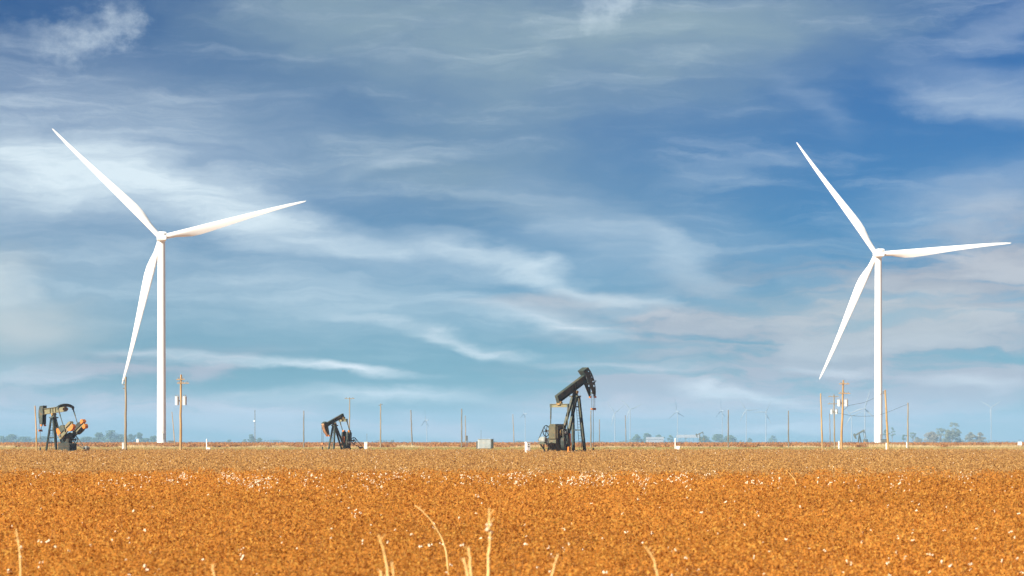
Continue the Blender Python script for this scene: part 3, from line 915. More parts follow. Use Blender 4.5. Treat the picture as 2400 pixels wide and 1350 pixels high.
# left one: side lit by the sun, head low at the left, orange counterweights raised to the right
pumpjack(125.8, 971, 345, 140, dict(
    tilt=-5.0, depth=0.78, bw=0.42, sad=0.16, rear=2.55, front=1.95, fl=0.06, m_beam=M_OLIVE, m_head=M_GREEN,
    R=2.75, hu=27, hl=25, ht=0.72, hb=0.4, hin=0.1, hw=0.62, bar_row=1009, rodup=0.3,
    legs=(0.34, 0.92, 0.70, 1.35), fa=0.52, sadh=0.48, lw=0.20, cross=(0.12, 0.32, 0.44, 0.62), side=(0.45, 0.8), lad=0.0, m_leg=M_GREEN,
    eq_a=2.45, eq_drop=-0.42, eq_w=1.36, arch=0.24, m_eq=M_BLACKG,
    gear=(-2.8, 1.6, 2.9, 1.3, 0.8), crank_c=(-2.75, 2.75), crank_ang=146, crank_len=2.75, pin=1.25, m_crank=M_OLIVE, m_gear=M_BLACKG,
    cw=[(1, 1, 1.75, 2.95, 0.42, M_ORANGE), (1, -1, -0.2, 1.35, 0.75, M_GREEN), (1, -1, -0.3, 0.35, 0.80, M_ORANGE), (1, -1, 1.5, 2.8, 0.2, M_OLIVE),
        (-1, 1, 0.8, 2.6, 0.30, M_BLACKG), (-1, -1, 0.5, 2.6, 0.42, M_BLACKG), (-1, 1, 2.45, 3.05, 0.40, M_ORANGE), (-1, -1, 2.45, 3.05, 0.40, M_ORANGE)],
    ped=(-3.3, -2.3, 0.4, 1.6), ribbed=(-2.85, 2.1, 1.5, 1.45), sheave=(-3.6, 2.2, 0.45, -0.75), motor=(-5.3, 1.05, 0.26, 0.55),
    skid=(-6.4, 1.2)),
    'weathered pumpjack near the left edge with bright orange counterweights')
# middle one: head low at the left, towards the viewer
pumpjack(784, 992, 372, 224, dict(
    tilt=-24.0, depth=0.55, bw=0.36, sad=0.13, rear=2.0, front=1.55, fl=0.05, m_beam=M_GREEN, m_head=M_GREEN, m_face=M_SILVER, slot=True,
    R=2.25, hu=22, hl=27, ht=0.55, hb=0.3, hin=0.05, hw=0.48, bar_row=1040, rodup=0.1,
    legs=(0.22, 0.62, 0.45, 1.9), fa=0.70, sadh=0.36, lw=0.20, cross=(0.14, 0.4, 0.7), lad=0.1, m_leg=M_GREEN,
    eq_a=1.85, eq_drop=0.42, eq_w=0.86, m_eq=M_OLIVE,
    gear=(-2.35, 1.2, 2.15, 1.0, 0.62), crank_c=(-2.2, 1.75), crank_ang=94, crank_len=1.6, pin=1.45, m_crank=M_BLACKG, m_gear=M_BLACKG,
    cw=[(g, h, 0.35, 1.5, 0.06, M_BLACKG) for g in (-1, 1) for h in (-1, 1)], ped=(-2.9, -1.6, 0.45, 1.5), sheave=(-3.15, 2.05, 0.45, 0.6), motor=(-4.9, 0.9, 0.2, 0.45),
    skid=(-5.2, 0.9), extra_orange=[(-1.62, 0.1, 2.2, 0.1, 0.5, 0.9), (-2.3, 0.62, 3.4, 0.34, 0.3, 0.34), (-2.3, -0.62, 3.4, 0.34, 0.3, 0.34)]),
    'small dark pumpjack in front of the pole with a T-shaped top')

# two far ones in the haze, simplified
def far_pump(col, D, s, face, tilt, lift, label):
    g = gz(D)
    zl = lift
    b = empty('pumpjack', ((col - 1200) / F * D, D, g), R(face))
    tag(b, label, 'pumpjack', 'far pumpjacks in the haze')
    t = R(tilt)
    zc = zl + 5.2 * s
    ax = Vector((math.cos(t), 0, math.sin(t))); up = Vector((-math.sin(t), 0, math.cos(t)))
    o = Vector((0, 0, zc))
    MB().bar(o - ax * 3.2 * s + up * .4 * s, o + ax * 2.4 * s + up * .4 * s, .5 * s, .75 * s, up).build('walking_beam', M_GREEN, b)
    arc = [R(-28 + 56 * i / 8) for i in range(9)]
    MB().plate([(3.2 * s * math.cos(q), 3.2 * s * math.sin(q)) for q in arc] + [(2.0 * s, 1.3 * s), (2.3 * s, .3 * s), (2.5 * s, -1.3 * s)], o, ax, up, .7 * s).build('horse_head', M_GREEN, b)
    for (a, y) in ((.9, .8), (.9, -.8), (-1.6, .6), (-1.6, -.6)):
        MB().bar((a * s, y * s, 0), (0, y * .3 * s, zc), .3 * s).build('leg', M_GREEN, b)
    e = o - ax * 2.9 * s
    MB().bar((e.x, -1.2 * s, e.z - .4 * s), (e.x, 1.2 * s, e.z - .4 * s), .4 * s).build('equaliser', M_GREEN, b)
    for y in (-1.15, 1.15):
        MB().bar((e.x, y * s, e.z - .4 * s), (-3.3 * s, y * s, zl + 2.4 * s), .2 * s).build('pitman_arm', M_GREEN, b)
    MB().box((-3.3 * s, 0, zl + 1.2 * s), (2.2 * s, 1.2 * s, 2.4 * s)).build('gearbox', M_GREEN, b)
far_pump(2014, 1500, 1.15, 150, -28, 2.5, 'hazy far pumpjack with raised tail beside the faint turbines')
far_pump(1640, 1900, 0.95, 160, -24, 6.6, 'hazy far pumpjack peeking over the open shed roof')


# ------------------------------------------------------------------ poles, wires, boxes
M_POLE = mat('pole_wood', (0.30, 0.185, 0.068), 0.85, (0.39, 0.25, 0.105), 1.2, stretch=(3, 3, 0.35), bump=0.3)
M_POLEG = mat('pole_wood_grey', (0.20, 0.155, 0.092), 0.88, (0.28, 0.215, 0.13), 1.2, stretch=(3, 3, 0.35), bump=0.3)
M_POLED = mat('pole_wood_dark', (0.13, 0.115, 0.09), 0.9, (0.20, 0.16, 0.11), 1.2, stretch=(3, 3, 0.35), bump=0.3)
M_TRANS = mat('transformer_grey', (0.48, 0.50, 0.49), 0.4, (0.42, 0.44, 0.43), 1.5)
M_CERAM = mat('insulator', (0.16, 0.14, 0.12), 0.3)
M_BOXW = mat('cabinet_white', (0.74, 0.75, 0.72), 0.5, (0.62, 0.62, 0.57), 1.5, col3=(0.4, 0.3, 0.2), scale3=5, amt3=0.25)
M_SHED = mat('sheet_metal', (0.25, 0.27, 0.26), 0.5, (0.20, 0.215, 0.20), 1.0, col3=(0.38, 0.25, 0.14), scale3=2.5, amt3=0.4)

def lean_at(top, bot):
    return bot[0], bot[1]

def utility_pole(ct, rt_, cb, H, label, m=M_POLE, r=0.16, arms=(), trans=None, pins=(), group=None, depth_lean=0.0):
    """ct, rt_: column and row of the tip, cb: column of the foot, H: height in metres above the ground"""
    # distance from the height: tip row = HOR - F * (gz + H - CAMZ) / D
    D = 600.0
    for _ in range(40):
        D = F * (gz(D) + H - CAMZ) / (HOR - rt_)
    xb = (cb - 1200) / F * D
    xt = (ct - 1200) / F * D
    p = empty('utility_pole', (xb, D, gz(D)))
    tag(p, label, 'utility pole', group)
    dx = xt - xb
    at = lambda z: Vector((dx * z / H, 0, z))
    n = 8
    rr = random.Random(int(ct))
    wob = [0] + [rr.uniform(-1, 1) * 0.035 for _ in range(n - 1)] + [0]
    MB().tube([at(H * i / n) + Vector((wob[i], wob[i] * 0.6, -0.5 if i == 0 else 0)) for i in range(n + 1)], [r * (1.0 - 0.36 * i / n) for i in range(n + 1)], 12).build('shaft', m, p, True)
    for (z, w, cx, tilt_, k) in arms:           # height below tip, width, offset, droop, number of insulators
        c = at(H - z) + Vector((cx, -r * 0.95, 0))
        a, b = c + Vector((-w / 2, 0, -tilt_)), c + Vector((w / 2, 0, tilt_))
        ar = MB().bar(a, b, 0.10, 0.13).build('crossarm', m, p)
        MB().bar(c + Vector((w * 0.24, -0.07, -0.02)), at(H - z - 0.55) + Vector((0, -r * 0.9, 0)), 0.05, 0.02).build('brace', M_STEEL, p)
        for i in range(k):
            q = a + (b - a) * ((i + 0.5) / k) + Vector((0, 0, 0.065))
            MB().tube([q, q + Vector((0, 0, .06)), q + Vector((0, 0, .08)), q + Vector((0, 0, .15)), q + Vector((0, 0, .22))], [0.02, 0.02, 0.06, 0.065, 0.03], 8).build('insulator', M_CERAM, ar, True)
    for (z, sd_) in pins:
        q = at(H - z)
        ins = MB().tube([q, q + Vector((sd_ * 0.16, 0, 0.0)), q + Vector((sd_ * 0.20, 0, 0)), q + Vector((sd_ * 0.34, 0, 0)), q + Vector((sd_ * 0.42, 0, 0))], [0.03, 0.03, 0.07, 0.075, 0.03], 8)
        ins.build('insulator', M_CERAM, p, True)
    if trans:
        z, rad, hh, n_ = trans
        for i in range(n_):
            a = R(200 + i * 140) if n_ > 1 else R(270)
            c = at(H - z) + Vector((math.cos(a) * (rad + r + 0.10), math.sin(a) * (rad + r + 0.10) * 0.5, 0))
            can = MB().tube([c + Vector((0, 0, -hh / 2 + 0.04)), c + Vector((0, 0, -hh / 2)), c + Vector((0, 0, hh / 2 - 0.06)), c + Vector((0, 0, hh / 2)), c + Vector((0, 0, hh / 2 + 0.05))][1:], [rad * 0.96, rad, rad * 1.05, rad * 0.6], 18).build('transformer', M_TRANS, p, True)
            MB().bar(c, at(H - z), 0.10, 0.16).build('bracket', M_STEEL, can)
            for s_ in (-0.5, 0.5):
                q = c + Vector((rad * s_, 0, hh / 2))
                MB().tube([q, q + Vector((0, 0, .12)), q + Vector((0, 0, .26))], [0.05, 0.06, 0.025], 8).build('bushing', M_CERAM, can, True)
    return p, D

utility_pole(295, 883, 294, 10.9, 'tall bare brown pole left of the left-hand turbine tower', M_POLEG, 0.19, pins=((0.55, -1), (1.1, -1), (1.6, -1)))
pA, DA = utility_pole(424.5, 878, 423, 11.0, 'brown pole with two grey transformers right of the left turbine tower', M_POLE, 0.19,
                      arms=((0.65, 1.1, -0.05, 0.02, 2), (1.15, 1.6, 0.28, -0.01, 3)), trans=(3.55, 0.27, 1.15, 2))
utility_pole(82, 951, 87, 6.4, 'pale thin pole just left of the pumpjack with orange weights', M_POLE, 0.11)
utility_pole(403, 965, 410, 9.4, 'thin leaning far pole between left turbine tower and the transformer pole', M_POLE, 0.13)
utility_pole(819.5, 932, 818.5, 10.4, 'pole with a T-shaped top behind the small middle pumpjack', M_POLEG, 0.14, arms=((0.18, 2.0, 0, 0, 3),))
utility_pole(892, 946, 892, 9.6, 'plain grey pole right of the pole with the T-shaped top', M_POLEG, 0.15, pins=((0.2, 1), (0.35, -1)))
utility_pole(963, 961, 966, 9.3, 'dark crooked pole left of the metal equipment shed', M_POLED, 0.17)
utility_pole(1090.5, 974, 1091.5, 9.3, 'grey pole with a meter box, just left of the metal equipment shed', M_POLEG, 0.15)
utility_pole(1202, 971, 1205, 9.4, 'thin leaning pole between the metal shed and the large pumpjack', M_POLEG, 0.13)
utility_pole(1465.5, 973, 1467.5, 9.5, 'thin dark pole left of the hazy farm trees', M_POLED, 0.14)
utility_pole(1923.5, 922, 1927.5, 9.6, 'leftmost bare pole of the cluster by the right turbine', M_POLE, 0.155)
utility_pole(1944.5, 969, 1946, 9.0, 'thin dark pole second in the cluster, shorter than its neighbours', M_POLED, 0.12)
pC, DC = utility_pole(1954.5, 925, 1956, 10.4, 'grey pole with two crossarms and a low transformer behind the tall yellow one', M_POLEG, 0.15,
                      arms=((0.35, 2.0, -0.1, 0, 3), (1.75, 2.2, -0.1, 0, 3)), trans=(3.3, 0.24, 0.85, 2))
pB, DB = utility_pole(1976.5, 891, 1971.5, 11.0, 'tall yellowish tilted pole with transformers, in front of the cluster', M_POLE, 0.19,
                      arms=((0.55, 1.5, 0.15, 0.0, 3), (1.95, 1.7, 0.2, -0.02, 3)), trans=(3.4, 0.27, 0.95, 2))
pE, DE = utility_pole(2074.5, 914, 2082, 9.9, 'leaning brown pole beside the right turbine tower', M_POLE, 0.20, pins=((0.3, -1), (0.6, -1)))
pF, DF = utility_pole(2128, 944, 2128, 9.4, 'rightmost pole, bare and pale, right of the leaning one', M_POLEG, 0.17)
# faint far ones along the horizon
for (ct, rt_, cb, H, lab) in ((1082, 1014, 1082, 8.5, 'faint far pole left of the grey pole with the meter box'),
                              (1385, 1012, 1385, 8.5, 'faint far pole just right of the large pumpjack wellhead'),
                              (1405, 1006, 1405, 8.5, 'faint far pole, second to the right of the large pumpjack'),
                              (1707, 1013, 1707, 8.5, 'faint far pole before the right farm trees'),
                              (1848, 1012, 1848, 8.5, 'faint far pole midway between farm trees and the pole cluster'),
                              (712, 1012, 712, 8.5, 'faint far pole left of the small middle pumpjack')):
    utility_pole(ct, rt_, cb, H, lab, M_POLED, 0.16, group='faint far poles on the horizon')

def cable(name, pts, r, label, cat='cable', m=M_WIRE):
    """a hanging cable through photograph points (column, row, distance)"""
    P_ = [px(*q) for q in pts]
    out = []
    for i in range(len(P_) - 1):
        p0, p1, p2, p3 = P_[max(i - 1, 0)], P_[i], P_[i + 1], P_[min(i + 2, len(P_) - 1)]
        for k in range(6):
            t = k / 6
            out.append(0.5 * ((2 * p1) + (p2 - p0) * t + (2 * p0 - 5 * p1 + 4 * p2 - p3) * t * t + (3 * p1 - p0 - 3 * p2 + p3) * t ** 3))
    out.append(P_[-1])
    o = MB().tube(out, r, 5).build(name, m)
    return tag(o, label, cat)

cable('power_cable', [(1976, 961, DB), (1984, 956, DB), (1992, 950, DB), (2026, 943, (DB + DE) / 2), (2052, 931, DE), (2069, 921, DE), (2074.5, 918, DE)], 0.022, 'sagging cable from the tall yellowish pole up to the leaning pole', 'cable')
cable('power_cable', [(1956, 966, DC), (1974, 970, DB), (1995, 974, DB), (2020, 975.5, DE - 15), (2050, 974, DE), (2078, 967, DE), (2105, 956, (DE + DF) / 2), (2128, 947, DF)], 0.022, 'low cable sagging past the leaning pole to the rightmost pole', 'cable')
cable('guy_wire', [(376, 1007, 500), (382, 1015, 500), (387.5, 1023, 500), (389, 1030, 500)], 0.02, 'short dark guy wire in front of the foot of the left turbine', 'cable')

def thing(name, col, D, label, cat, z=None, rz=0.0, group=None):
    t = empty(name, ((col - 1200) / F * D, D, gz(D) if z is None else z), rz)
    return tag(t, label, cat, group)

def cabinet(col, D, w, d, h, label, rz=0.3, legs=0.0, name='electrical_cabinet', m=None, group=None):
    t = thing(name, col, D, label, 'cabinet', None, rz, group)
    m = m or M_BOXW
    b_ = MB().box((0, 0, legs + h / 2), (w, d, h)).build('body', m, t)
    MB().box((0, 0, legs + h + 0.03), (w * 1.1, d * 1.15, 0.06)).build('lid', m, t)
    dr = MB().box((0, -d / 2 - 0.012, legs + h * 0.48), (w * 0.84, 0.03, h * 0.82)).build('door', m, t)
    MB().box((w * 0.3, -d / 2 - 0.045, legs + h * 0.5), (0.05, 0.04, 0.16)).build('handle', M_STEEL, dr)
    if legs:
        for s_ in (-1, 1):
            MB().box((s_ * w * 0.38, 0, legs / 2), (0.08, d * 0.6, legs)).build('leg', M_STEEL, t)
    return t

def rowD(row, zrel):
    """distance at which a point zrel above the ground shows at that row"""
    D = 500.0
    for _ in range(60):
        D = D * 0.5 + 0.5 * F * (CAMZ - gz(D) - zrel) / (row - HOR)
    return D

t = cabinet(1236.5, 308, 0.52, 0.45, 1.85, 'tall white control cabinet standing left of the large pumpjack', 0.55)
MB().box((-0.02, -0.262, 1.35), (0.26, 0.02, 0.08)).build('slot', M_DARK, t)
MB().box((-0.02, -0.262, 1.62), (0.16, 0.02, 0.10)).build('label_plate', M_DARK, t)
cabinet(288.5, 372, 0.26, 0.22, 1.7, 'narrow white meter box at the foot of the tall bare pole', 0.3)
cabinet(857.5, 470, 0.5, 0.35, 1.35, 'white box with a thin mast right of the small middle pumpjack', 0.3)
MB().tube([((860 - 1200) / F * 470 - (857.5 - 1200) / F * 470, 0, 0), (0.2, 0, 2.9)], 0.03, 6).build('mast', M_STEEL, bpy.data.objects[[o.name for o in bpy.data.objects if o.get('label') == 'white box with a thin mast right of the small middle pumpjack'][0]])
cabinet(1093.8, 640, 0.5, 0.35, 1.2, 'small dark meter box on the pole left of the metal shed', 0.2, legs=1.6, m=mat('dark_box', (0.10, 0.11, 0.10), 0.6))
cabinet(836, 385, 0.5, 0.4, 0.65, 'low white motor housing right of the small middle pumpjack', 0.2)
cabinet(1966, 440, 0.2, 0.2, 1.5, 'slim white riser box at the foot of the tall yellowish pole', 0.1)
cabinet(2078, 432, 0.28, 0.22, 1.2, 'cream box at the foot of the leaning pole', 0.1)
cabinet(2125, 560, 0.2, 0.2, 1.3, 'thin white box at the foot of the rightmost pole', 0.1)
cabinet(2066.8 + 5, 1010, 2.4, 1.6, 1.9, 'small dark box right of the foot of the right turbine', 0.1, m=bpy.data.materials['dark_box'])
cabinet(402, 985, 2.3, 1.5, 1.3, 'low dark box right of the foot of the left turbine', 0.1, m=bpy.data.materials['dark_box'])
cabinet(322.5, 1150, 1.0, 1.0, 2.2, 'pale far tank box before the left treeline', 0.2)

def marker(col, D, h, label, box_dx):
    t = thing('marker_post', col, D, label, 'marker post')
    MB().tube([(0, 0, 0), (0, 0, h)], [0.09, 0.085], 10).build('post', M_BOXW, t, True)
    MB().tube([(0, 0, h), (0, 0, h + 0.12)], [0.12, 0.03], 10).build('cap', M_BOXW, t, True)
    b_ = MB().box((box_dx, -0.05, 0.38), (0.62, 0.36, 0.62)).build('pedestal_box', M_BOXW, t)
    MB().box((box_dx, -0.24, 0.38), (0.5, 0.03, 0.46)).build('door', M_BOXW, b_)
    return t
marker(484.5, 400, 1.95, 'white post with low box between transformer pole and far trees', 0.28)
marker(1582.5, 440, 1.95, 'white post with low box in front of the open shed', 0.5)
t = thing('bracket_frame', 515.5, 395, 'small low white frame right of the white post', 'frame')
for (x0, z0, x1, z1) in ((-0.2, 0, -0.2, 0.45), (0.2, 0, 0.2, 0.45), (-0.2, 0.12, 0.2, 0.12)):
    MB().bar((x0, 0, z0), (x1, 0, z1), 0.07).build('bar', M_BOXW, t)
t = thing('field_sign', 2390, 600, 'small white field sign at the far right edge', 'sign')
MB().tube([(0, 0, 0), (0, 0, 0.9)], 0.04, 6).build('post', M_STEEL, t)
MB().box((0, -0.05, 0.95), (0.95, 0.05, 0.85)).build('panel', M_BOXW, t)

# equipment shed on the field edge
D = 480
t = thing('equipment_shed', 1139, D, 'ribbed metal equipment shed with pale end wall and thin aerial', 'shed', None, R(-22))
L_, W_, H_ = 2.6, 1.3, 1.75
body = MB().box((0, 0, 0.12 + H_ / 2), (L_, W_, H_)).build('wall', M_SHED, t)
rib = None
for i in range(10):
    if rib is None:
        rib = MB().box((0, 0, 0), (0.06, 0.05, H_ * 0.96)).build('rib', M_SHED, body); o = rib
    else:
        o = bpy.data.objects.new('rib', rib.data); COL.objects.link(o); o.parent = body
    o.location = (-L_ / 2 + L_ * (i + 0.5) / 10, -W_ / 2 - 0.022, 0.12 + H_ / 2)
MB().box((-L_ / 2 - 0.035, 0, 0.12 + H_ / 2), (0.07, W_ * 0.96, H_ * 1.06)).build('end_wall', M_BOXW, t)
MB().box((0, 0, 0.12 + H_ + 0.035), (L_ * 1.05, W_ * 1.1, 0.07)).build('roof', M_SHED, t)
MB().box((0, 0, 0.06), (L_ * 1.12, W_ * 1.1, 0.12)).build('base', M_BLACKG, t)
MB().box((-L_ / 2 - 0.5, 0.3, 0.75), (0.35, 0.7, 1.5)).build('side_unit', M_BLACKG, t)
MB().tube([(-L_ / 2 + 0.3, 0, H_), (-L_ / 2 + 0.3, 0, H_ + 1.9)], 0.025, 6).build('aerial', M_STEEL, t)

# slim lattice radio mast far left of the middle
t = thing('radio_mast', 597.5, 1500, 'thin far radio mast above the small clump of trees', 'mast')
for (x, y) in ((-0.35, -0.2), (0.35, -0.2), (0, 0.4)):
    MB().tube([(x, y, 0), (x * 0.5, y * 0.5, 22.5)], 0.06, 5).build('leg', M_POLED, t)
for i in range(12):
    z = 1 + i * 1.8
    MB().bar((-0.33, -0.2, z), (0.33, -0.2, z + 1.3), 0.05).build('lattice', M_POLED, t)
MB().tube([(-0.4, -0.4, 16), (-0.4, -0.8, 16)], 0.5, 12).build('dish', M_BOXW, t)

# farm buildings far off
M_FARM = mat('farm_blue_grey', (0.30, 0.32, 0.33), 0.7, (0.25, 0.27, 0.28), 0.5)  # darker blue-grey than the cabinet white
def farm_shed(col, D, w, d, h, label, open_=False, rz=0.1):
    t = thing('farm_shed', col, D, label, 'shed', None, rz)
    ri = h * 0.35
    if not open_:
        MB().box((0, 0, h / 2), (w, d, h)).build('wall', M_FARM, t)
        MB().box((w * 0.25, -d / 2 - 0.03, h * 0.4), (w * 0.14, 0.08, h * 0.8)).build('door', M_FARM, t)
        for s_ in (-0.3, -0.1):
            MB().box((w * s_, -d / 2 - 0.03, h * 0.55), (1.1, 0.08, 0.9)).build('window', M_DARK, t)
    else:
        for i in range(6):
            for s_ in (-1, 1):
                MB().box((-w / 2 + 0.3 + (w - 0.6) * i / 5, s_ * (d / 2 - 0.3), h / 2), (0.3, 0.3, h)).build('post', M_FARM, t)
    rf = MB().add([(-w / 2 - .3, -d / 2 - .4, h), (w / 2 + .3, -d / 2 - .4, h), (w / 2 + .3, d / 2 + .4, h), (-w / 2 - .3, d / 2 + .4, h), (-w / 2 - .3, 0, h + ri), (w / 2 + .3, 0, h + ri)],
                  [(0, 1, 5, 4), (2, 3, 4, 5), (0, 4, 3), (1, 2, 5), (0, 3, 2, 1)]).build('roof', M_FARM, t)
    return t
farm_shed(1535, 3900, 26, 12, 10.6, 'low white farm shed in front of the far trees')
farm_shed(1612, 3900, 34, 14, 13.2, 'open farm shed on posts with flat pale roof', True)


# ------------------------------------------------------------------ far trees
def mesh_fast(name, verts, faces_n, loops, tones=None, material=None):
    """verts (n,3), loops flat index array, faces_n corners per face (3 or 4)"""
    me = bpy.data.meshes.new(name)
    me.vertices.add(len(verts))
    me.vertices.foreach_set('co', np.asarray(verts, np.float32).ravel())
    nf = len(loops) // faces_n
    me.loops.add(len(loops))
    me.loops.foreach_set('vertex_index', np.asarray(loops, np.int32))
    me.polygons.add(nf)
    me.polygons.foreach_set('loop_start', np.arange(nf, dtype=np.int32) * faces_n)
    me.update(calc_edges=True)
    if tones is not None:
        at = me.attributes.new('tone', 'FLOAT_COLOR', 'POINT')
        at.data.foreach_set('color', np.asarray(tones, np.float32).ravel())
    if material:
        me.materials.append(material)
    return me

M_LEAF = attr_mat('tree_leaves', 0.8, 0.25)
M_TRUNK = mat('bark', (0.16, 0.12, 0.085), 0.9, (0.22, 0.17, 0.12), 3)

def cards(cen, size, flat=0.0, rng=RNG):
    """one randomly turned quad per centre"""
    n = len(cen)
    a = rng.normal(size=(n, 3)); a /= np.linalg.norm(a, axis=1)[:, None]
    b_ = rng.normal(size=(n, 3)); b_ -= (a * b_).sum(1)[:, None] * a; b_ /= np.linalg.norm(b_, axis=1)[:, None]
    a = a * size[:, None]; b_ = b_ * (size * rng.uniform(0.5, 0.9, n))[:, None]
    v = np.stack([cen - a, cen - b_ * 0.8, cen + a, cen + b_ * 0.8], 1).reshape(-1, 3)
    return v, np.arange(4 * n)

TREE_K = 2.1
def far_tree(col, row, D, wpx, label, tone=(0.075, 0.105, 0.045), airy=0.0, group=None, trunk_h=None, dry=0.0):
    """crown top at (col,row), crown about wpx photograph pixels wide"""
    D = D * TREE_K
    g = gz(D)
    ztop = CAMZ + (HOR - row) / F * D - g
    wd = wpx * D / F / 2
    rr = np.random.default_rng(int(col * 7 + row))
    t = thing('tree', col, D, label, 'tree', None, 0.0, group)
    low = max(0.8, ztop * (0.10 if airy < 0.5 else 0.5))
    # clumps through the crown
    nc = 26 if airy < 0.5 else 9
    cl = []
    for i in range(nc):
        u = rr.uniform(0, 1)
        z = low + (ztop - low) * ((0.02 if airy < .5 else 0.15) + (0.86 if airy < .5 else 0.80) * u)
        rad = wd * math.sqrt(max(0.04, 1 - ((u - (0.25 if airy < .5 else 0.42)) / (0.80 if airy < .5 else 0.62)) ** 2)) * (0.80 if airy < .5 else 0.95)
        th = rr.uniform(0, 2 * math.pi)
        q = rr.uniform(0.25, 1) * rad
        cl.append((q * math.cos(th), q * math.sin(th), z, rr.uniform(0.20, 0.36) * (wd * 0.75 + (ztop - low) * 0.12)))
    cl.append((0, 0, ztop - 1.4, 0.24 * max(wd, 3)))
    cs, tn, sz = [], [], []
    for (x, y, z, r_) in cl:
        m = int((150 if airy < .5 else 90))
        d = rr.normal(size=(m, 3)); d /= np.linalg.norm(d, axis=1)[:, None]
        rad = r_ * rr.uniform(0.35, 1.08, m) ** 0.6
        p = np.array([x, y, z]) + d * rad[:, None] * np.array([1.15, 1.15, 0.72])
        cs.append(p)
        k = rr.uniform(0.7, 1.35, (m, 1)) * rr.uniform(0.8, 1.2)
        c_ = np.array(tone) * (1 - dry) + np.array([0.36, 0.29, 0.20]) * dry
        tn.append(np.clip(c_ * k, 0.01, 0.6))
        sz.append(rr.uniform(0.30, 0.66, m) * (0.75 + 0.25 * wd / 6))
    cs, tn, sz = np.concatenate(cs), np.concatenate(tn), np.concatenate(sz)
    cs[:, 2] = np.minimum(cs[:, 2], ztop)
    v, lp = cards(cs, sz, rng=rr)
    tones = np.concatenate([np.repeat(tn, 4, 0), np.ones((len(v), 1))], 1)
    me = mesh_fast('crown', v, 4, lp, tones, M_LEAF)
    o = bpy.data.objects.new('crown', me); COL.objects.link(o); o.parent = t
    tr = MB()
    tr.tube([(0, 0, -0.3), (0.1, 0, low), (0.0, 0.1, ztop * 0.72)], [0.05 * wd + 0.16, 0.04 * wd + 0.12, 0.05], 8)
    for (x, y, z, r_) in cl[: (6 if airy < .5 else 9)]:
        tr.tube([(0.05, 0.03, low * (0.75 + 0.3 * rr.uniform())), (x * 0.5, y * 0.5, (low + z) / 2 + 0.2), (x, y, z)], [0.03 * wd + 0.08, 0.06, 0.03], 6)
    tr.build('trunk', M_TRUNK, t)
    return t

TL = 'far trees of the left treeline'
for i, (c, r_, D, w, lab) in enumerate([
    (4, 1022, 2000, 46, 'leftmost tree of the treeline, at the picture edge'),
    (28, 1018, 2050, 50, 'rounded far tree left of the pale thin pole'),
    (58, 1024, 2100, 56, 'low far tree just left of the pale thin pole'),
    (100, 1023, 2150, 60, 'low far tree behind the legs of the left pumpjack'),
    (150, 1028, 2150, 60, 'low far tree behind the orange counterweights'),
    (205, 1024, 2050, 60, 'low far tree just right of the left pumpjack'),
    (232, 1014, 2000, 50, 'tall-crowned far tree midway between left pumpjack and tall bare pole'),
    (262, 1009, 1980, 56, 'highest far tree of the left treeline, left of the tall bare pole'),
    (285, 1018, 2050, 40, 'far tree right behind the tall bare pole'),
    (306, 1017, 2000, 30, 'far tree just right of the tall bare pole'),
    (326, 1014, 1950, 34, 'spiky far tree between tall bare pole and turbine tower'),
    (344, 1027, 2050, 30, 'small far tree behind the pale tank box'),
    (362, 1021, 1900, 30, 'dark far tree touching the left turbine tower')]):
    far_tree(c, r_, D, w, lab, (0.125, 0.195, 0.120), group=TL)  # leaf tone lightened, part of the haze painted into it
